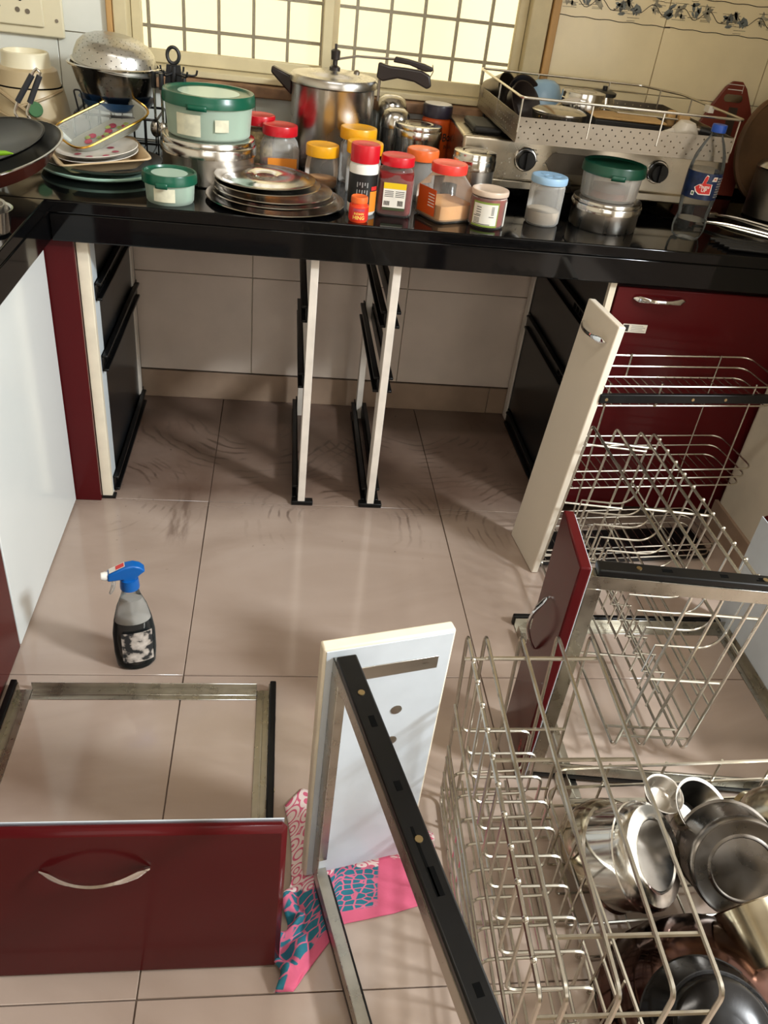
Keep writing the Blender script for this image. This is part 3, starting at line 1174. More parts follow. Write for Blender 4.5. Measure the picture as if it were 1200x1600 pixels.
vessel('cooking_pot', 'rounded brassy steel pot at the left end of the low basket', 'pot', (.698, -.446, .098), (-.42, -.30, .80),
       wall([(0, .065), (.03, .063), (.058, .045), (.070, .012), (.071, -.015), (.066, -.04), (.060, -.055), (.064, -.062), (.067, -.063)]), 'brass_steel')
vessel('cooking_pot', 'steel pot tipped on its side with pale flat bottom facing the right', 'pot', (.742, -.500, .156), (.56, -.42, .72),
       wall([(0, .0), (.050, .0), (.052, .0016), (.054, .0), (.071, -.002), (.076, -.008), (.077, -.022), (.079, -.0235), (.079, -.026), (.077, -.028), (.077, -.070), (.0805, -.073)]), 'steel')
vessel('steel_container', 'steel container with ringed bottom facing the viewer in the low basket', 'container', (.868, -.528, .158), (-.22, -.74, .58),
       wall([(0, -.004), (.046, -.004), (.048, -.0015), (.051, -.004), (.068, -.002), (.072, .0), (.075, -.004), (.076, -.016), (.0745, -.020), (.0745, -.082), (.078, -.085)]), 'steel_dark_reflect', 48)
vessel('steel_bowl', 'small shiny steel bowl behind the two tipped pots, in the low basket', 'bowl', (.842, -.402, .098), (.25, -.3, .9),
       wall([(0, .0), (.028, .0), (.034, .004), (.044, .03), (.048, .052), (.052, .054)]), 'steel')
vessel('steel_bowl', 'small steel lid bowl wedged between the tipped pot and the ringed container', 'bowl', (.792, -.392, .138), (.1, -.2, .95),
       wall([(0, .0), (.018, .0), (.024, .004), (.030, .02), (.033, .022)]), 'steel_brushed')
vessel('steel_tumbler', 'wide steel cup at right edge in front of the ringed container', 'cup', (.850, -.606, .160), (-.22, .93, .30),
       wall([(0, -.055), (.046, -.055), (.049, -.052), (.051, .022), (.053, .024)]), 'brass_steel')
vessel('cooking_pot', 'bulging steel pot at the far right corner of the low basket', 'pot', (1.005, -.425, .105), (.3, -.5, .75),
       wall([(0, .06), (.035, .057), (.060, .036), (.068, .0), (.064, -.03), (.055, -.048), (.060, -.054)]), 'brass_steel')
# blackened kadai, dome up, with a second sooty pan on it
t = vessel('wok', 'large heat-stained upturned wok at the bottom right, steel rim showing', 'wok', (.775, -.672, .018), (.03, -.06, 1),
           wall([(0, .146), (.03, .144), (.074, .129), (.108, .097), (.129, .046), (.134, .010), (.139, .005), (.139, .003)]), 'burnt_steel', 56)
t = vessel('griddle_pan', 'sooty black upturned pan lying on the heat-stained wok', 'pan', (.732, -.738, .134), (-.05, -.42, 1),
           wall([(0, .050), (.03, .049), (.060, .046), (.066, .042), (.070, .036), (.0745, .036), (.084, .018), (.092, .0), (.094, -.001)]), 'soot', 56)
t = thing('pan_handle', 'black pan handle with grey collar at the bottom right corner', 'handle', (.850, -.745, .165), (0, 0, R(32)))
MB().tube([(-.035, 0, -.004), (0, 0, 0), (.02, 0, .003)], [.010, .012, .012], 10).build('collar', 'steel_dull', t)
MB().tube([(.02, 0, .003), (.06, 0, .007), (.10, 0, .010), (.13, 0, .008)], [.012, .015, .015, .009], 10).build('grip', 'black_plastic', t)
MB().text('8C', .012, lambda x, y: (.042 + x, y - .002, .0215)).build('lettering', 'ink_grey', t)

# ================================================================ THINGS ON THE COUNTER
def dabba(label, x, y, z, r, h, lidh, group=None, mat='steel_brushed', ring=True):
    t = thing('steel_canister', label, 'canister', (x, y, z), group=group)
    b = h - lidh
    MB().lathe([(0, .0), (r * .93, 0), (r * .955, .003), (r * .955, b + .004), (0, b + .004)], 48).build('body', mat, t)
    lp = [(r * .96, b - .0), (r, b + .001), (r, b + lidh * .55), (r * .985, b + lidh * .62), (r * .97, b + lidh * .65), (r * .97, h - .004), (r * .955, h - .001), (r * .9, h)]
    lp += [(r * .62, h), (r * .58, h - .0025), (r * .54, h - .0025), (r * .5, h), (0, h + .001)] if ring else [(r * .86, h - .002), (0, h - .002)]
    MB().lathe(lp, 48).build('lid', 'steel', t)
    return t


def flat_label(m, r, a0, a1, z0, z1, mat, parent, name='label'):
    return MB().patch(r, a0, a1, z0, z1, 14).build(name, mat, parent, recalc=False)


def wrap(r, a0, zc):
    return lambda x, y: (r * cos(R(a0) + x / r), r * sin(R(a0) + x / r), zc + y)


# --- big tub on big canister
dabba('wide steel canister under the big green-lidded tub', -.008, .845, CT, .106, .092, .034)


def tub(label, x, y, z, r, h, lidr, lidh, body, lidmat, content=None, dark=False, group='green lidded plastic tubs'):
    t = thing('plastic_tub', label, 'tub', (x, y, z), group=group)
    b = h - lidh
    MB().lathe([(0, .0), (r * .90, 0), (r * .95, .004), (r, b), (r, b + .004), (r - .002, b + .004), (r * .93, .006), (0, .004)], 48).build('body', body, t)
    l = MB().lathe([(r, b + .001), (lidr, b - .001), (lidr, b + lidh * .55), (lidr * .985, b + lidh * .65), (lidr * .985, h - .003), (lidr * .965, h), (lidr * .9, h), (lidr * .87, h - .004), (lidr * .66, h - .004)], 48).build('lid', lidmat, t)
    MB().lathe([(0, h - .0035), (lidr * .66, h - .0035), (lidr * .66, h - .0045), (0, h - .0045)], 40).build('lid_centre', 'lid_window' if not dark else 'green_lid_dark', t)
    # pull tab
    MB().patch(lidr + .002, -112, -88, b - .005, b + .006, 8).build('pull_tab', lidmat, t, solid=.003)
    if content:
        MB().lathe([(0, .005), (r * .9, .006), (r * .94, content[1]), (0, content[1] + .004)], 40).build('content', content[0], t)
    return t


t = tub('big green-lidded plastic tub standing on the wide steel canister', -.006, .845, CT + .0925, .094, .088, .100, .022, 'green_tub', 'green_lid')
flat_label(None, .0955, -130, -96, .010, .052, 'old_label', t, 'label_remnant')
flat_label(None, .0958, -78, -60, .022, .046, 'old_label', t, 'label_remnant')
t = tub('small green-lidded plastic tub at the front edge by the plate stack', -.069, .632, CT, .050, .058, .055, .018, 'green_tub', 'green_lid')
flat_label(None, .0505, -122, -72, .008, .034, 'old_label', t, 'label_remnant')

# --- stack of steel lids
stk = [(.146, .695, .148, .000, 'largest steel plate at the bottom of the plate stack'), (.142, .700, .131, .0085, 'second steel plate from the bottom of the plate stack'),
       (.141, .701, .126, .017, 'third steel plate from the bottom of the plate stack'), (.128, .716, .113, .026, 'second steel lid from the top of the plate stack'),
       (.122, .722, .108, .0345, 'topmost steel lid of the plate stack, ringed centre')]
for i, (x, y, r, z, lb) in enumerate(stk):
    t = thing('steel_plate', lb, 'plate', (x, y, CT + z), group='stacked steel plates and lids')
    top = [(0, .001), (r * .80, .001), (r * .86, .004), (r * .93, .0085), (r, .010), (r + .0015, .0085), (r * .95, .006), (r * .86, 0), (0, 0)]
    if i >= 3:
        top = [(0, .0105), (r * .18, .0105), (r * .20, .0085), (r * .24, .0085), (r * .27, .011), (r * .55, .0125), (r * .78, .0115), (r * .86, .008), (r * .93, .0075), (r, .0085), (r + .0015, .007), (r * .92, .0055), (r * .84, .004), (0, .007)]
    MB().lathe(top, 64).build('disc', 'steel', t)


# --- spice jars
def jar(name, label, x, y, r, ztop, lidmat, lidr, lidh, skin, content=None, sq=0, rot=0., neck=.8, group='spice jars', cat='jar', z=CT, shoulder=.022):
    t = thing(name, label, cat, (x, y, z), group=group)
    h = ztop - z
    b = h - lidh
    nr = min(r * neck, lidr * .93)
    pr = [(0, 0), (r * .9, 0), (r, .005), (r, b - shoulder - .004), (r * .96, b - shoulder * .6), (nr, b - .004), (nr, b + .004)]
    if not sq:
        MB().lathe(pr, 40).build('body', skin, t)
    else:
        MB().lathe(pr[:4], 40, sq=sq, rot=rot).lathe([(r * .96, b - shoulder * .6), (nr, b - .004), (nr, b + .004)], 40, rot=rot).build('body', skin, t)
        m = MB()
        # shoulder joins the square body to the round neck
        A = [Vector((r * f * cos(a + rot), r * f * sin(a + rot), b - shoulder - .004)) for a, f in ((2 * PI * k / 40, (abs(cos(2 * PI * k / 40)) ** sq + abs(sin(2 * PI * k / 40)) ** sq) ** (-1 / sq)) for k in range(40))]
        B = [Vector((r * .96 * cos(2 * PI * k / 40 + rot), r * .96 * sin(2 * PI * k / 40 + rot), b - shoulder * .6)) for k in range(40)]
        m.add(A + B, [(k, (k + 1) % 40, 40 + (k + 1) % 40, 40 + k) for k in range(40)]).build('shoulder', skin, t)
    if content:
        ch = content[1]
        MB().lathe([(0, .003), (r * .86, .003), (r * .95, .008), (r * .95, ch), (r * .6, ch + .002), (0, ch)], 40, sq=sq, rot=rot).build('content', content[0], t)
    MB().lathe([(lidr * .99, b + .001), (lidr, b + .003), (lidr, h - .004), (lidr * .97, h - .001), (lidr * .9, h), (lidr * .8, h - .0012), (0, h - .0012)], 40).build('lid', lidmat, t)
    return t


t = jar('snack_jar', 'red-lidded jar of mixed grain beside the pressure cooker, behind another red lid', .100, .985, .036, .852, 'red_lid', .037, .022, 'clear_jar', ('grain_mix', .085))
t = jar('pickle_jar', 'red-lidded ridged clear jar in front of the pressure cooker, orange label', .149, .930, .043, .845, 'red_lid', .041, .023, 'clear_grey', ('food_red', .03), sq=5, rot=R(10))
MB().box(-.034, .034, -.0440, -.0436, .012, .046, Matrix.Rotation(R(10), 4, 'Z')).build('label', 'label_orange', t)
t = jar('clear_jar', 'yellow-lidded clear jar between the plate stack and the black-labelled bottle', .247, .852, .038, .826, 'yellow_lid', .038, .025, 'clear_jar', ('sand_powder', .02), neck=.9)
t = jar('clear_jar', 'tall yellow-lidded clear jar behind the black-labelled bottle, nearest the cooker', .331, .915, .041, .858, 'yellow_lid', .043, .026, 'clear_grey', None)
t = jar('clear_jar', 'yellow-lidded clear jar right behind the black-labelled bottle', .341, .825, .039, .845, 'yellow_lid', .041, .025, 'clear_grey', None)
t = jar('seasoning_bottle', 'red-capped white bottle with black label behind the orange pot', .328, .664, .0305, .872, 'red_lid', .0305, .036, 'white_plastic', None, neck=.98, shoulder=.004)
flat_label(None, .0308, -190, 10, .022, .083, 'label_black', t)
flat_label(None, .0311, -62, -20, .008, .050, 'label_orange', t)
flat_label(None, .0313, -58, -25, .052, .060, 'label_red', t)
m = MB()
for k in range(5):
    a = R(-118 + k * 10)
    for q in range(3):
        m.patch(.0312, -118 + k * 10, -114 + k * 10, .028 + q * .015 + (k % 2) * .004, .038 + q * .015, 2)
m.build('print_line', 'ink_grey', t, recalc=False)
t = jar('spice_pot', 'tiny orange asafoetida pot with yellow lettering at the front edge', .318, .598, .0205, .783, 'orange_lid', .0175, .013, 'hing_orange', None, neck=.84, shoulder=.006)
flat_label(None, .0208, -165, -15, .005, .030, 'label_red', t)
MB().text('HING', .0105, wrap(.0211, -92, .0105)).build('lettering', 'ink_yellow', t, recalc=False)
MB().text('INDIAN', .0062, wrap(.0211, -92, .0185)).build('lettering', 'ink_yellow', t, recalc=False)
flat_label(None, .02105, -125, -60, .0235, .0285, 'flower_print', t, 'brand_oval')
t = jar('chilli_jar', 'square clear jar of dark red chilli powder with red lid', .400, .683, .0385, .852, 'red_lid', .036, .020, 'clear_jar', ('chili_powder', .088), sq=6, rot=R(-4), neck=.8)
RT = Matrix.Rotation(R(-4), 4, 'Z')
MB().box(-.026, .022, -.0394, -.0391, .020, .070, RT).build('label', 'label_white', t)
MB().box(-.026, .022, -.0397, -.0394, .058, .070, RT).build('label_band', 'label_yellow', t)
MB().box(-.026, .022, -.0397, -.0394, .014, .020, RT).build('label_band', 'label_darkgreen', t)
m = MB()
for k in range(4):
    m.box(-.023, -.004, -.0398, -.0394, .042 + k * .0035, .0432 + k * .0035, RT)
    m.box(.0, .019, -.0398, -.0394, .042 + k * .0035, .0432 + k * .0035, RT)
for k in range(7):
    m.box(-.023 + k * .0018, -.022 + k * .0018, -.0398, -.0394, .024, .033, RT)
    m.box(.006 + k * .0017, .007 + k * .0017, -.0398, -.0394, .024, .035, RT)
m.build('print_line', 'ink', t)
t = jar('clear_jar', 'orange-lidded clear jar behind the square jar of sandy powder', .474, .825, .033, .842, 'orange_lid', .037, .024, 'clear_grey', None, neck=.95)
t = jar('powder_jar', 'square clear jar with bright red lid, a little sandy powder inside', .512, .680, .050, .847, 'red_lid_pale', .039, .020, 'clear_jar', ('sand_powder', .036), sq=7, rot=R(28), neck=.72, shoulder=.03)
RT = Matrix.Rotation(R(28), 4, 'Z')
MB().box(-.0508, -.0502, -.031, .031, .012, .066, RT).build('label', 'boost_orange', t)
m = MB()
for k in range(5):
    m.box(-.0512, -.0508, -.027, -.006, .03 + k * .006, .032 + k * .006, RT)
m.build('print_line', 'label_white', t)
t = jar('spice_tub', 'round clear tub of rust red spice with white green-edged label', .601, .646, .0395, .810, 'lid_frost', .0405, .012, 'clear_jar', ('rust_powder', .062), neck=.98, shoulder=.004)
flat_label(None, .0399, -152, -66, .005, .056, 'label_green', t)
flat_label(None, .0401, -149, -70, .009, .052, 'label_white', t)
flat_label(None, .0399, -36, -8, .005, .056, 'label_white', t)
m = MB()
for k in range(4):
    m.patch(.0403, -138, -122, .044 - k * .005, .0455 - k * .005, 3)
    m.patch(.0403, -144, -124, .013 + k * .0028, .0142 + k * .0028, 3)
m.patch(.0403, -146, -122, .026, .0275, 4)
m.patch(.0403, -96, -80, .026, .0275, 3)
m.patch(.0403, -145, -90, .0098, .0112, 6)
for k in range(7):
    m.patch(.0403, -90, -81, .031 + k * .0026, .0323 + k * .0026, 2)
m.build('print_line', 'ink', t, recalc=False)

# --- steel canisters around the jars
dabba('round steel canister between the square powder jar and the stove', .590, .805, CT, .0505, .118, .036)
dabba('steel canister with wide ringed lid behind the orange lid', .483, 1.005, CT, .060, .130, .030, mat='steel')
for x, y, r, zt, lb in ((.432, 1.06, .038, .884, 'dome-topped steel box leaning by the cooker, nearer the viewer'), (.425, 1.112, .040, .905, 'dome-topped steel box behind its twin, by the cooker')):
    t = thing('steel_box', lb, 'canister', (x, y, CT), group='dome-topped steel boxes')
    h = zt - CT
    MB().lathe([(0, 0), (r * .95, 0), (r, .003), (r, h - .045), (r + .001, h - .044), (r + .001, h - .040), (r * .97, h - .025), (r * .8, h - .008), (r * .5, h), (0, h + .001)], 36).build('body', 'steel', t)

# --- malt drink jar
t = jar('malt_drink_jar', 'tall orange drink jar with dark cap behind the steel canisters', .540, 1.095, .037, .897, 'label_navy', .0375, .030, 'boost_orange', None, neck=.95, shoulder=.006)
MB().text('Boost', .028, lambda x, y: (.0378 * cos(R(-42) + y / .0378), .0378 * sin(R(-42) + y / .0378), .068 - x)).build('lettering', 'ink', t, recalc=False) if False else None
MB().text('Bo', .026, wrap(.0378, -46, .092)).build('lettering', 'ink', t, recalc=False)
MB().text('IN', .013, wrap(.0378, -46, .070)).build('lettering', 'ink', t, recalc=False)
MB().lathe([(0, .1645), (.034, .1645), (.034, .1655), (0, .1655)], 30).build('lid_disc', 'white_plastic', t)

# --- pressure cooker
t = thing('pressure_cooker', 'tall aluminium pressure cooker with dark handles in front of the window', 'pressure cooker', (.272, 1.035, CT), (0, 0, R(-8)))
MB().lathe([(0, 0), (.088, 0), (.096, .006), (.099, .02), (.099, .188), (.101, .192), (.101, .198)], 64).build('body', 'cooker_alu', t)
MB().lathe([(.1005, .190), (.1045, .193), (.1045, .205), (.100, .211), (.093, .2125), (.070, .214), (.066, .2165), (.035, .222), (0, .223)], 64).build('lid', 'cooker_alu', t)
MB().lathe([(0, .222), (.013, .222), (.013, .228), (.006, .232), (.006, .242), (.0105, .244), (.0115, .262), (.009, .264), (.0035, .266), (.003, .276), (0, .277)], 20).build('whistle', 'bakelite', t)
MB().prism([(.100, -.040), (.115, -.048), (.150, -.036), (.190, -.040), (.222, -.054), (.232, -.046), (.226, -.020), (.205, -.010), (.170, -.008), (.130, -.008), (.102, -.002)], -.010, .010,
           Matrix.Translation((0, 0, .252)) @ Matrix.Diagonal((1, 1, .85, 1)) @ Matrix.Rotation(R(90), 4, 'X')).build('body_handle', 'bakelite', t, bevel=.004, seg=3)
MB().prism([(.136, .008), (.175, .006), (.214, -.004), (.230, -.002), (.231, .006), (.210, .012), (.170, .018), (.140, .020)], -.009, .009,
           Matrix.Translation((0, 0, .246)) @ Matrix.Rotation(R(90), 4, 'X')).build('lid_handle', 'bakelite', t, bevel=.003, seg=3)
wires('linkage', 'steel_dull', t, [([(.004, 0, .245), (.05, 0, .256), (.14, 0, .260)], .003), ([(.108, 0, .168), (.108, 0, .250)], .003),
                                  ([(.229, .0, .258), (.232, .0, .244), (.222, .0, .222)], .0012)])
MB().prism([(-.100, -.052), (-.098, -.012), (-.148, .006), (-.150, -.008), (-.112, -.042)], -.012, .012, Matrix.Translation((0, 0, .210)) @ Matrix.Rotation(R(90), 4, 'X')).build('helper_handle', 'bakelite', t, bevel=.004, seg=2)
MB().lathe([(0, 0), (.007, 0), (.007, .005), (.004, .008), (0, .008)], 12, Matrix.Translation((.052, .01, .218))).build('safety_valve', 'steel_dull', t)

# --- mixer grinder body
t = thing('mixer_grinder', 'cream plastic mixer grinder with its cord wound round, in the left corner', 'mixer', (-.432, 1.035, CT))
MB().lathe([(0, 0), (.088, 0), (.092, .004), (.090, .03), (.083, .09), (.076, .122), (.0745, .124)], 44, sx=1, sy=.95).build('base', 'cream_plastic', t, bevel=.001)
MB().lathe([(.0735, .1245), (.0705, .1245), (.0705, .127), (.0735, .127)], 44, sy=.95).build('seam', 'hole_dark', t)
MB().lathe([(.072, .127), (.071, .13), (.066, .158), (.060, .163), (.054, .164)], 44, sy=.95).build('upper_housing', 'cream_plastic', t)
MB().lathe([(.055, .163), (.054, .165), (.051, .192), (.049, .194), (.046, .194), (.044, .182), (0, .182)], 44).build('jar_collar', 'cream_light', t)
m = MB()
m.tube([(-.095, .01, .118), (-.088, -.03, .132), (-.03, -.085, .112), (.03, -.086, .070), (.085, -.045, .052)], .004, 6, False, .03)
m.tube([(-.094, .0, .075), (-.083, -.03, .100), (-.085, -.04, .083), (-.03, -.088, .066), (.03, -.088, .055), (.087, -.04, .046)], .0032, 6, False, .03)
m.tube([(.078, -.02, .122), (.05, -.065, .108), (.0, -.086, .092)], .0032, 6, False, .03)
m.build('cord', 'cord_cream', t)
MB().lathe([(0, 0), (.0165, 0), (.0165, .003), (.014, .006), (0, .006)], 28, axis_m((.030, -.083, .088), (.3, -1, .08))).build('switch_knob', 'badge_green', t)

# --- colander set and dish rack
t = thing('dish_rack', 'black wire dish rack under the colander', 'rack', (-.225, .985, CT))
it = [([(-.085, -.065, z), (.095, -.065, z), (.095, .085, z), (-.085, .085, z)], .003, True, .012) for z in (.012, .095)]
it += [([(x, -.066, .095), (x, -.066, .006), (x, .086, .006), (x, .086, .095)], .0018, False, .006) for x in [-.085 + .026 * k for k in range(8)]]
it += [([(-.08, -.04, .095), (-.085, -.05, .14), (-.07, -.05, .14), (-.066, -.04, .095)], .002, False, .006)]
wires('rack_wire', 'black_plastic', t, it)
MB().box(-.084, -.055, -.069, -.0675, .03, .085).build('side_plate', 'steel_dull', t)


def holes_bowl(prof, n_u, rows, hole, sparse=False):
    """perforated bowl skin along a (r, z) profile"""
    m = MB()

    def fn(u, v):
        a = 2 * PI * u / n_u
        s = v / rows * (len(prof) - 1)
        i = min(len(prof) - 2, int(s))
        k = s - i
        r = prof[i][0] * (1 - k) + prof[i + 1][0] * k
        z = prof[i][1] * (1 - k) + prof[i + 1][1] * k
        return (r * cos(a), r * sin(a), z)
    m.perf(n_u, rows, fn, hole, True, lambda i, j: j in (0, rows - 1) or (sparse and (i * 7 + j * 5) % 11 > 4), True)
    return m


t = thing('plastic_bowl', 'blue plastic bowl under the steel colander', 'bowl', (-.225, .99, CT + .100))
MB().lathe(wall([(0, 0), (.055, 0), (.068, .004), (.076, .012), (.084, .022), (.086, .023)], .002), 44).build('body', 'blue_dark', t)
t = thing('colander', 'steel colander with punched holes, an upturned strainer resting in it', 'colander', (-.226, .99, CT + .103))
cp = [(.05, .0), (.066, .010), (.077, .03), (.086, .052), (.092, .073), (.096, .090)]
holes_bowl(cp, 56, 14, .14, True).build('bowl', 'colander_steel', t)
MB().lathe([(0, 0), (.05, 0)], 40).lathe([(.096, .089), (.101, .091), (.104, .089), (.103, .086), (.099, .086), (.096, .088)], 44).build('rim', 'steel', t)
t = thing('strainer', 'upturned aluminium strainer bowl tilted in the steel colander', 'strainer', (-.224, .985, CT + .190), (R(2), R(7), 0))
sp_ = [(.092, .0), (.090, .014), (.083, .034), (.070, .048), (.05, .057), (.028, .061)]
holes_bowl(sp_, 52, 12, .13).build('bowl', 'aluminium', t)
MB().lathe([(.028, .061), (0, .0625)], 40).lathe([(.092, 0), (.096, -.001), (.096, .001), (.092, .002)], 44).build('rim', 'aluminium', t)

# --- utensil stand
t = thing('utensil_stand', 'black utensil stand with ring top beside the colander', 'utensil stand', (-.092, .955, CT))
MB().lathe([(0, 0), (.04, 0), (.042, .004), (.02, .010), (.008, .014), (.008, .205), (0, .206)], 24).build('pole', 'black_plastic', t)
MB().tube([(.0 + .013 * cos(a), 0, .226 + .016 * sin(a)) for a in [2 * PI * k / 20 for k in range(20)]], .004, 8, True).build('ring', 'black_plastic', t)
m = MB()
m.prism([(-.02, -.03), (.02, -.03), (.015, .012), (-.015, .012)], -.004, .004, Matrix.Translation((0, 0, .196)) @ Matrix.Rotation(R(90), 4, 'X'))
for k in range(6):
    a = R(k * 60 + 10)
    m.tube([(0, 0, .192), (.042 * cos(a), .03 * sin(a), .188), (.050 * cos(a), .04 * sin(a), .190), (.052 * cos(a), .042 * sin(a), .200)], .0025, 6, False, .006)
m.build('hook_arm', 'black_plastic', t)
for i, (x, y, lb, kind) in enumerate(((-.134, .936, 'steel spoon hanging at the left of the black utensil stand', 0), (-.115, .918, 'slim steel ladle hanging at the front of the black utensil stand', 1), (-.066, .925, 'black-handled spatula hanging at the right of the black utensil stand', 2))):
    t = thing('hanging_utensil', lb, 'utensil', (x, y, CT + .075), group='utensils on the black stand')
    MB().tube([(0, 0, .112), (0, -.001, .06), (0, 0, .015)], [.0045, .003, .0026], 8).build('handle', 'black_plastic' if kind == 2 else 'steel', t)
    MB().ball((0, 0, 0), (.013, .004, .019) if kind != 2 else (.02, .003, .022), 14).build('head', 'steel', t)
    if kind < 2:
        MB().tube([(0, -.001, .118), (0, -.001, .085)], .0055, 8).build('grip', 'black_plastic', t)

# --- plates and trays at the left
GR = 'crockery piled at the left end of the counter'
t = thing('round_platter', 'large round mint-edged platter at the bottom of the crockery pile', 'plate', (-.238, .822, CT), group=GR)
MB().lathe([(0, .002), (.085, .002), (.110, .010), (.128, .014), (.130, .013), (.128, .009), (.105, .0), (0, 0)], 64).build('disc', 'mint_edge', t)
t = thing('round_platter', 'large dark round platter lying on the mint-edged one', 'plate', (-.236, .826, CT + .0135), group=GR)
MB().lathe([(0, .003), (.085, .003), (.110, .010), (.127, .0145), (.129, .0135), (.126, .010), (.105, .0015), (0, .0015)], 64).build('disc', 'plate_dark', t)
t = thing('serving_tray', 'tan melamine serving tray with flared rim in the crockery pile', 'tray', (-.240, .800, CT + .024), (R(3), R(-4), R(22)), group=GR)
def rect_tray(w, d, h, fl, mat, th=.003, corner=.02, name='tray_body'):
    def ring(a, b, z):
        pts = fillet([(-a, -b, z), (a, -b, z), (a, b, z), (-a, b, z)], corner, 4, True)
        return pts
    R1, R2, R3 = ring(w, d, .0), ring(w + fl, d + fl, h), ring(w + fl + .006, d + fl + .006, h + .001)
    n = len(R1)
    vs = R1 + R2 + R3
    fs = [tuple(range(n))]
    for q in range(2):
        fs += [(q * n + k, q * n + (k + 1) % n, (q + 1) * n + (k + 1) % n, (q + 1) * n + k) for k in range(n)]
    return MB().add(vs, fs)
rect_tray(.072, .062, .022, .020, 'tan_melamine').build('tray_body', 'tan_melamine', t, solid=.003)
for k, (dz, lb) in enumerate(((.032, 'lower white ceramic plate on the tan tray'), (.042, 'upper white flowered ceramic plate on the tan tray'))):
    t = thing('ceramic_plate', lb, 'plate', (-.243, .808, CT + dz), (R(3), R(-5), 0), group=GR)
    MB().lathe([(0, .002), (.055, .002), (.07, .006), (.086, .012), (.0875, .011), (.07, .003), (.05, 0), (0, 0)], 48).build('disc', 'white_ceramic', t)
    if k:
        m = MB()
        for q in range(7):
            a = q * .9
            m.lathe([(0, .0032), (.008, .0032), (0, .0034)], 7, Matrix.Translation((.04 * cos(a), .04 * sin(a) - .01, 0)))
        m.build('printed_flower', 'flower_print', t, recalc=False)
t = thing('glass_tray', 'clear glass tray with gold rim tilted on top of the crockery', 'tray', (-.235, .868, CT + .068), (R(14), R(-20), R(40)), group=GR)
rect_tray(.080, .036, .030, .014, 'glass_tray', corner=.034).build('tray_body', 'glass_tray', t, solid=.002)
pts = fillet([(-.100, -.056, .031), (.100, -.056, .031), (.100, .056, .031), (-.100, .056, .031)], .04, 6, True)
MB().tube(pts, .0024, 6, True).build('gold_rim', 'gold_rim', t)
m, m2 = MB(), MB()
for q in range(6):
    m.lathe([(0, .0022), (.009, .0022), (0, .0024)], 7, Matrix.Translation((-.045 + .018 * q, .012 * sin(q * 2.1), 0)))
    m2.lathe([(0, .0026), (.007, .0026), (0, .0028)], 5, Matrix.Translation((-.038 + .018 * q, .012 * cos(q * 2.1), 0)))
m.build('printed_flower', 'flower_print', t, recalc=False)
m2.build('printed_leaf', 'leaf_print', t, recalc=False)

# --- frying pan and griddle at the far left
tilt = (R(8), R(-11), 0)
t = thing('frying_pan', 'black nonstick frying pan with brown outside at the far left edge', 'pan', (-.432, .632, CT + .028), tilt)
MB().lathe(wall([(0, 0), (.12, 0), (.135, .004), (.162, .034), (.168, .036)], .003), 56).build('body', 'pan_brown', t)
MB().lathe([(0, .0036), (.12, .0036), (.134, .0075), (.1605, .0365), (.167, .0385)], 56).build('nonstick_lining', 'nonstick', t)
MB().lathe([(.1655, .036), (.170, .0365), (.1705, .0385), (.167, .0395)], 56).build('rim', 'steel', t)
MB().tube([(-.06, .150, .036), (-.08, .20, .060), (-.09, .24, .075)], [.012, .014, .012], 10).build('handle', 'black_plastic', t)
t = thing('griddle', 'flat black griddle with upright twin wire handle lying on the frying pan', 'griddle', (-.448, .645, CT + .070), tilt)
MB().lathe([(0, 0), (.136, 0), (.140, .002), (.142, .006), (.138, .0065), (.134, .004), (0, .003)], 56).build('plate', 'nonstick', t)
Ti = (Matrix.Translation((-.448, .645, CT + .070)) @ Euler(tilt).to_matrix().to_4x4()).inverted()
for dx in (0, .024):
    pts = [(-.374 + dx, .745, .800), (-.372 + dx, .765, .806), (-.396 + dx, .77, .846), (-.387 + dx, .775, .868), (-.350 + dx * .55, .78, .925)]
    MB().tube([Ti @ Vector(p) for p in pts], .0028, 8, False, .006).build('handle_wire', 'steel', t)
    MB().tube([Ti @ Vector(p) for p in ((-.388 + dx, .7745, .866), (-.354 + dx * .62, .7795, .918))], .0058, 10).build('grip', 'rubber_grip', t)
MB().tube([Ti @ Vector(p) for p in ((-.350, .78, .925), (-.344, .78, .930), (-.338, .78, .925))], .0028, 8).build('handle_loop', 'steel', t)
t = thing('green_chilli', 'green chilli lying on the black griddle at the left edge', 'chilli', (-.362, .512, CT + .089), (0, R(-10), R(-8)))
MB().tube([(-.03, 0, 0), (0, .002, .0015), (.018, 0, .001), (.032, -.004, 0)], [.004, .005, .004, .001], 8).build('pod', 'chilli_green', t)
MB().tube([(-.03, 0, 0), (-.042, .003, .002)], [.002, .0015], 6).build('stem', 'badge_green', t)
t = thing('steel_vessel', 'nested steel vessels at left edge on the left counter, outer one', 'vessel', (-.348, .340, CT), group='nested steel vessels')
MB().lathe(wall([(0, 0), (.036, 0), (.042, .004), (.047, .040), (.051, .042)]), 40).build('body', 'steel', t)
t = thing('steel_vessel', 'smaller steel vessel nested inside the one at the left edge', 'vessel', (-.348, .340, CT + .012), group='nested steel vessels')
MB().lathe(wall([(0, 0), (.028, 0), (.033, .004), (.037, .036), (.040, .038)]), 40).build('body', 'steel_brushed', t)

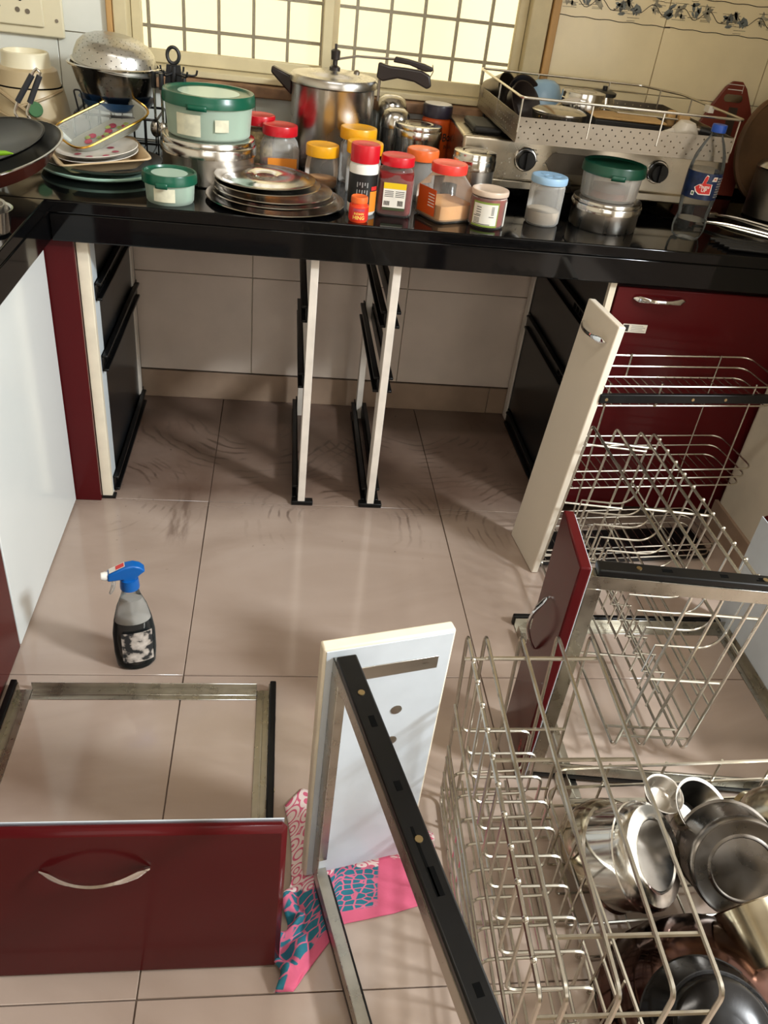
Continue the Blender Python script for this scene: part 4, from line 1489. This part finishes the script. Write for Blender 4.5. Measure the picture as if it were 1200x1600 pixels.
# --- gas stove
t = thing('gas_stove', 'two-burner steel gas stove with black knobs under the perforated tray', 'stove', (.89, .87, CT))
SX = .318
MB().box(-SX, SX, .0, .285, .034, .138).build('body', 'stove_steel', t, bevel=.006, seg=3)
MB().box(-SX, SX, -.012, .0, .030, .052).build('front_lip', 'stove_steel', t, bevel=.004)
for sx in (-.165, .165):
    MB().lathe([(0, 0), (.027, 0), (.027, .004), (.025, .006), (0, .006)], 28, axis_m((sx, -.0005, .098), (0, -1, 0))).build('knob_ring', 'chrome', t)
    k = MB().lathe([(0, .005), (.0225, .005), (.021, .020), (.019, .022), (0, .022)], 28, axis_m((sx, 0, .098), (0, -1, 0)))
    k.box(sx - .0035, sx + .0035, -.030, -.018, .079, .117)
    k.build('knob', 'black_plastic', t)
    MB().lathe([(0, .138), (.045, .138), (.045, .146), (.02, .152), (0, .152)], 24, Matrix.Translation((sx, .15, 0))).build('burner', 'iron_black', t)
    m = MB()
    for q in range(4):
        a = R(45 + 90 * q)
        m.tube([(sx + .095 * cos(a), .15 + .095 * sin(a), .139), (sx + .095 * cos(a), .15 + .095 * sin(a), .158), (sx + .03 * cos(a), .15 + .03 * sin(a), .158)], .0035, 6, False, .006)
    m.build('pan_support', 'iron_black', t)
MB().box(-.292, -.225, .03, .17, .138, .154).build('side_tray', 'iron_black', t, bevel=.006)
MB().prism([(-.10, -.022), (.10, -.022), (.115, 0), (.10, .022), (-.10, .022), (-.115, 0)], -.001, .001, Matrix.Translation((.0, -.0012, .096)) @ Matrix.Rotation(R(90), 4, 'X')).build('name_plate', 'steel_dull', t, bevel=.0005)
m = MB()
for sx in (-SX + .03, SX - .03):
    for sy in (.03, .25):
        m.lathe([(0, 0), (.014, 0), (.012, .034), (0, .034)], 14, Matrix.Translation((sx, sy, 0)))
m.build('rubber_foot', 'black_plastic', t)
m = MB()
rnd = random.Random(3)
for k in range(26):
    x, z = rnd.uniform(-.07, .05), rnd.uniform(.055, .125)
    m.lathe([(0, 0), (.0022, 0), (0, .0006)], 6, axis_m((-.165 + x * (1.4 if k % 2 else -1.2) , -.0006, z), (0, -1, 0)))
m.build('splash_spot', 'label_white', t)

# --- perforated tray on the stove
TZ = .8935
t = thing('perforated_tray', 'perforated steel cutlery tray with wire rail standing on the gas stove', 'tray', (.895, .925, TZ), (0, 0, R(.5)))
hx, hy, hh = .245, .212, .050
MB().box(-hx, hx, -hy, hy, .0, .0015).build('tray_floor', 'steel_dull', t)
m = MB()
nx, nv = 46, 4
m.perf(nx, nv, lambda u, v: (-hx + 2 * hx * u / nx, -hy, .004 + (hh - .006) * v / nv), .165)
m.perf(nx, nv, lambda u, v: (hx - 2 * hx * u / nx, hy, .004 + (hh - .006) * v / nv), .165)
ny = 40
m.perf(ny, nv, lambda u, v: (hx, -hy + 2 * hy * u / ny, .004 + (hh - .006) * v / nv), .165)
m.perf(ny, nv, lambda u, v: (-hx, hy - 2 * hy * u / ny, .004 + (hh - .006) * v / nv), .165)
for sx, sy, ax in ((0, -hy, 0), (0, hy, 0)):
    m.box(-hx, hx, sy - .0008, sy + .0008, 0, .004)
    m.box(-hx, hx, sy - .0008, sy + .0008, hh - .002, hh)
for sx in (-hx, hx):
    m.box(sx - .0008, sx + .0008, -hy, hy, 0, .004)
    m.box(sx - .0008, sx + .0008, -hy, hy, hh - .002, hh)
m.build('perforated_wall', 'tray_steel', t, solid=.001, sharp=0)
rz = .088
MB().tube([(-hx - .004, -hy - .004, rz), (hx + .008, -hy - .004, rz), (hx + .004, hy * .55, rz), (hx * .72, hy + .003, rz), (-hx - .004, hy + .003, rz)], .0028, 8, True, .012, 4).build('top_rail', 'wire_steel', t)
m = MB()
for x, y in ((-hx, -hy), (-.09, -hy), (.07, -hy), (hx, -hy), (-hx, 0), (-hx, hy), (-.1, hy), (.09, hy), (hx, .05), (hx * .86, hy * .78)):
    MB().tube([(x, y, .02), (x, y, rz)], .002, 6).build('rail_post', 'wire_steel', t)
MB().box(hx - .004, hx + .009, -.06, -.035, rz - .012, rz + .002).build('plastic_tag', 'label_white', t)
TF = TZ + .0016
t = thing('steel_bowl', 'low steel bowl with flat shiny cover at the front of the perforated tray', 'bowl', (.762, .800, TF), group='things in the perforated tray')
MB().lathe([(0, 0), (.05, 0), (.056, .004), (.059, .050), (.061, .052), (.061, .055), (.05, .060), (.02, .064), (0, .064)], 40).build('body', 'steel', t)
t = dabba('dome-lidded steel canister in the middle of the perforated tray', .870, .985, TF, .054, .078, .040, mat='steel')
t = thing('plastic_bowl', 'light blue plastic bowl upturned at the back of the perforated tray', 'bowl', (.800, 1.075, TF), (R(-10), 0, 0), group='things in the perforated tray')
MB().lathe(wall([(0, .083), (.022, .082), (.036, .072), (.046, .045), (.050, .012), (.051, .010)], .002), 40).build('body', 'blue_plastic', t)
t = thing('steel_jar', 'small steel jar with clamp lid at the back of the perforated tray', 'jar', (.955, 1.085, TF), group='things in the perforated tray')
MB().lathe([(0, 0), (.026, 0), (.030, .004), (.031, .05), (.027, .058), (.027, .062)], 32).build('body', 'steel', t)
MB().lathe([(.028, .060), (.031, .062), (.031, .069), (.02, .073), (.006, .075), (.006, .083), (0, .084)], 32).build('lid', 'black_plastic', t)
t = thing('wire_grid', 'steel wire roasting grid with wooden grip in the perforated tray', 'grid', (1.035, .985, TF + .044), (R(-2), 0, R(-4)), group='things in the perforated tray')
wires('grid_wire', 'wire_steel', t, [([(-.085 + .013 * k, -.055, 0), (-.105 + .013 * k, .055, 0)], .0018) for k in range(13)])
wires('grid_rim', 'wire_steel', t, [([(-.085, -.055, 0), (.072, -.055, 0), (.052, .055, 0), (-.105, .055, 0)], .0024, True)])
MB().box(.065, .092, -.062, -.040, -.02, .014).build('grip', 'wood_pale', t, bevel=.004)
MB().box(.045, .066, -.035, -.018, -.02, .016).build('grip', 'wood_pale', t, bevel=.004)
t = thing('wooden_board', 'pale wooden rolling board lying under the wire grid in the tray', 'board', (.965, .905, TF), (0, 0, R(-2)), group='things in the perforated tray')
MB().box(-.095, .075, -.05, .05, .0, .040).build('board', 'iron_black', t, bevel=.004)
MB().box(-.097, .077, -.052, .052, .0402, .045).build('top', 'wood_pale', t, bevel=.003)
t = thing('ladle', 'white plastic ladle lying at the front right of the perforated tray', 'ladle', (1.050, .775, TF + .034), (R(4), R(4), R(8)), group='things in the perforated tray')
MB().lathe([(0, .034), (.018, .030), (.030, .012), (.034, -.008), (.033, -.008), (.029, .010), (.017, .028), (0, .032)], 28).build('bowl', 'ladle_white', t)
MB().tube([(-.03, 0, .004), (-.07, -.004, -.008), (-.12, -.010, -.02)], [.010, .006, .004], 8).build('handle', 'ladle_white', t)
t = thing('gas_lighter', 'black kitchen lighter lying at the right end of the perforated tray', 'lighter', (1.105, .830, TF + .042), (0, R(6), R(-14)), group='things in the perforated tray')
MB().tube([(-.045, 0, 0), (.005, 0, 0)], .007, 10).build('barrel', 'steel_dull', t)
MB().tube([(.005, 0, 0), (.03, 0, 0), (.045, 0, -.004)], [.010, .011, .007], 10).build('grip', 'black_plastic', t)
for x, y, r, lb, rot in ((.715, .955, .050, 'dark brown bowl on its side at the left of the perforated tray', (R(60), R(12), R(30))), (.735, 1.045, .052, 'dark brown bowl leaning behind the other dark bowl in the tray', (R(66), R(8), R(20)))):
    t = thing('dark_bowl', lb, 'bowl', (x, y, TF + .038), rot, group='dark bowls in the perforated tray')
    MB().lathe(wall([(0, -.03), (.025, -.029), (r * .86, -.008), (r, .014), (r + .001, .015)], .003), 36).build('body', 'bakelite', t)
t = thing('steel_tumbler', 'steel tumbler on its side in the back left corner of the perforated tray', 'cup', (.684, 1.098, TF + .045), (R(70), R(0), R(40)), group='things in the perforated tray')
MB().lathe(wall([(0, -.03), (.028, -.03), (.030, -.028), (.036, .032), (.037, .033)]), 32).build('body', 'steel_dull', t)
t = thing('serving_spoon', 'pale serving spoon lying beside the light blue bowl in the tray', 'spoon', (.800, .925, TF + .052), (0, R(-8), R(24)), group='things in the perforated tray')
MB().ball((.03, 0, .004), (.032, .015, .007), 16).build('head', 'ladle_white', t)
MB().tube([(.0, 0, .0), (-.05, -.01, -.010), (-.085, -.015, -.018)], [.006, .004, .003], 8).build('handle', 'steel', t)

# --- right-hand jars
t = jar('salt_jar', 'slim frosted jar with light blue lid, a little pale powder inside', .742, .702, .0385, .836, 'blue_plastic', .0405, .016, 'clear_grey', ('salt_powder', .030), neck=.98, shoulder=.004)
m = MB()
for k in range(3):
    m.lathe([(0, .1020), (.009, .1020), (.009, .1028), (0, .1028)], 14, Matrix.Translation((.016 * cos(k * 2.1), .016 * sin(k * 2.1), 0)))
m.build('lid_dimple', 'blue_plastic', t)
dabba('flat steel canister under the dark green-lidded tub', .892, .722, CT, .080, .063, .024)
tub('dark green-lidded tub of leftovers on a flat steel canister', .890, .722, CT + .0635, .066, .074, .071, .020, 'clear_grey', 'green_lid_dark', ('food_red', .020), True)

# --- soft drink bottle
t = thing('drink_bottle', 'clear soft drink bottle with blue cap and dark blue label', 'bottle', (1.083, .682, CT))
bp_ = [(0, .006), (.014, .004), (.026, .0), (.033, .004), (.0375, .018), (.0375, .034), (.034, .048), (.0325, .056), (.035, .066), (.0365, .080), (.0375, .090), (.0375, .148), (.0365, .158), (.032, .180), (.022, .204), (.0145, .216), (.013, .220), (.013, .228)]
m = MB()
n = 50
vs, fs = [], []
for r, z in bp_:
    for k in range(n):
        a = 2 * PI * k / n
        q = 1.
        if z < .05:
            q = 1 - .16 * (1 - z / .05) * (.5 - .5 * cos(5 * a))
        vs.append((r * q * cos(a), r * q * sin(a), z))
for i in range(len(bp_) - 1):
    for k in range(n):
        fs.append((i * n + k, i * n + (k + 1) % n, (i + 1) * n + (k + 1) % n, (i + 1) * n + k))
m.add(vs, fs).build('bottle_body', 'bottle_clear', t)
MB().lathe([(0, .228), (.0155, .225), (.0158, .236), (.0150, .240), (0, .2405)], 24).build('cap', 'cap_blue', t)
lb = flat_label(None, .0381, -215, 35, .092, .147, 'label_blue', t)
k = MB()
A0 = -108


def lp(pts, rr=.0384):
    return [(rr * cos(R(A0) + x / rr), rr * sin(R(A0) + x / rr), .119 + y) for x, y in pts]


thumb = [(-.016, -.002), (-.009, .004), (-.004, .006), (-.002, .016), (.0005, .021), (.004, .0195), (.004, .014), (.002, .007), (.014, .006), (.015, -.012), (-.006, -.013), (-.012, -.009)]
thumb = [(x * 1.12, y * 1.12) for x, y in thumb]
o2 = [(x * 1.12, y * 1.10 - .0006) for x, y in thumb]
MB().decal(o2, lambda x, y: lp([(x, y)], .0385)[0]).build('logo_outline', 'ink_white', t, recalc=False)
MB().decal(thumb, lambda x, y: lp([(x, y)], .0387)[0]).build('logo_hand', 'label_red', t, recalc=False)
MB().text('Thums', .0098, lambda x, y: lp([(x * .86 + .001, y + .0005 + x * .05)], .0390)[0]).build('lettering', 'ink_white', t, recalc=False)
MB().text('UP', .0098, lambda x, y: lp([(x + .002, y - .0068 + x * .05)], .0390)[0]).build('lettering', 'ink_white', t, recalc=False)
MB().add(lp([(.014, .013), (.017, .022), (.027, .022), (.026, .013)], .0388), [(0, 1, 2, 3)]).build('price_flash', 'label_white', t, recalc=False)
MB().text('40', .006, lambda x, y: lp([(x + .021, y + .0175)], .0391)[0]).build('lettering', 'ink_red', t, recalc=False)
MB().add(lp([(-.024, -.020), (-.024, -.011), (-.017, -.011), (-.017, -.020)], .0385), [(0, 1, 2, 3)]).build('veg_mark', 'ink_white', t, recalc=False)
MB().add(lp([(-.0225, -.018), (-.0225, -.013), (-.0185, -.013), (-.0185, -.018)], .0388), [(0, 1, 2, 3)]).build('veg_dot', 'badge_green', t, recalc=False)
m = MB()
for q in range(8):
    m.patch(.0385, -64, -52 + (q % 3) * 3, .098 + q * .0055, .1008 + q * .0055, 3)
    m.patch(.0385, -46, -26 + (q % 2) * 3, .098 + q * .0055, .1008 + q * .0055, 3)
m.build('print_line', 'ink_grey', t, recalc=False)
MB().lathe([(0, .0435), (.0325, .0435), (.034, .066), (.0358, .085), (.036, .150), (0, .150)], 40).build('water', 'bottle_clear', t)

# --- right corner
t = thing('chopping_board', 'red-brown chopping board with a slot handle leaning on the wall', 'chopping board', (1.326, 1.125, CT), (R(-6), 0, 0))
outl = [(-.075, .004), (-.078, .10), (-.068, .175), (-.045, .225), (-.022, .268), (-.006, .283), (.016, .283), (.030, .268), (.052, .225), (.068, .185), (.070, .10), (.068, .004)]
hole = [(-.016 + .009 * cos(a), .243 + .009 * sin(a)) for a in [PI / 2 + PI * k / 8 for k in range(9)]] + [(.018 + .009 * cos(a), .243 + .009 * sin(a)) for a in [-PI / 2 + PI * k / 8 for k in range(9)]]
outl = [(x * 1.12, y) for x, y in outl]
MB().prism(outl, -.006, .006, Matrix.Rotation(R(90), 4, 'X')).build('board', 'board_red', t, bevel=.002)
MB().prism(hole, -.0008, .0008, Matrix.Translation((0, -.0066, 0)) @ Matrix.Rotation(R(90), 4, 'X')).build('slot_plate', 'steel', t)
MB().box(-.003, .022, -.0069, -.0064, .06, .222).build('dark_stripe', 'plate_dark', t)
MB().box(-.020, .022, -.0072, -.0066, .262, .264).box(-.022, .022, -.0072, -.0066, .274, .2755).box(.021, .022, -.0072, -.0066, .256, .276).build('printed_frame', 'label_white', t)
t = thing('wooden_tray', 'stained round wooden board leaning in the right corner behind the steel canister', 'board', (1.450, 1.06, CT + .142), (R(78), R(24), R(6)))
MB().lathe([(0, -.006), (.125, -.006), (.132, .0), (.132, .008), (.124, .010), (.120, .004), (0, .004)], 48, sy=1.05).build('board', 'stained_wood', t)
t = thing('steel_canister', 'tall steel canister with domed lid at the right end of the counter', 'canister', (1.418, .940, CT))
MB().lathe([(0, 0), (.062, 0), (.066, .004), (.066, .118), (.064, .12)], 44).build('body', 'steel_dull', t)
MB().lathe([(.067, .118), (.068, .121), (.060, .132), (.035, .142), (.012, .146), (.012, .160), (.016, .163), (.014, .172), (0, .173)], 44).build('lid', 'steel', t)
for i, (p0, p1, lb) in enumerate((((1.165, .800), (1.34, .69), 'steel wire tongs lying beside the drink bottle, nearer the front edge'), ((1.235, .880), (1.37, .745), 'steel wire tongs lying behind the other pair, right of the bottle'))):
    t = thing('wire_tongs', lb, 'tongs', (p0[0], p0[1], CT), group='steel wire tongs right of the bottle')
    d = Vector((p1[0] - p0[0], p1[1] - p0[1], 0))
    n = Vector((-d.y, d.x, 0)).normalized()
    for s in (-1, 1):
        MB().tube([(0, 0, .008), d * .25 + n * s * .010 + Vector((0, 0, .014)), d * .7 + n * s * .016 + Vector((0, 0, .012)), d + n * s * .012 + Vector((0, 0, .008))], .0032, 6, False, .03).build('arm', 'wire_steel', t)
    MB().box(-.012, .012, -.008, .008, .002, .014).build('joint', 'steel_dull', t, bevel=.002)
t = thing('burner_grate', 'black iron burner grate lying at the front right of the counter', 'grate', (1.165, .630, CT))
wires('grate_bar', 'iron_black', t, [([(-.03 + .004 * k, .035 - .016 * k, .006), (.17, .03 - .020 * k, .006)], .0035) for k in range(5)])
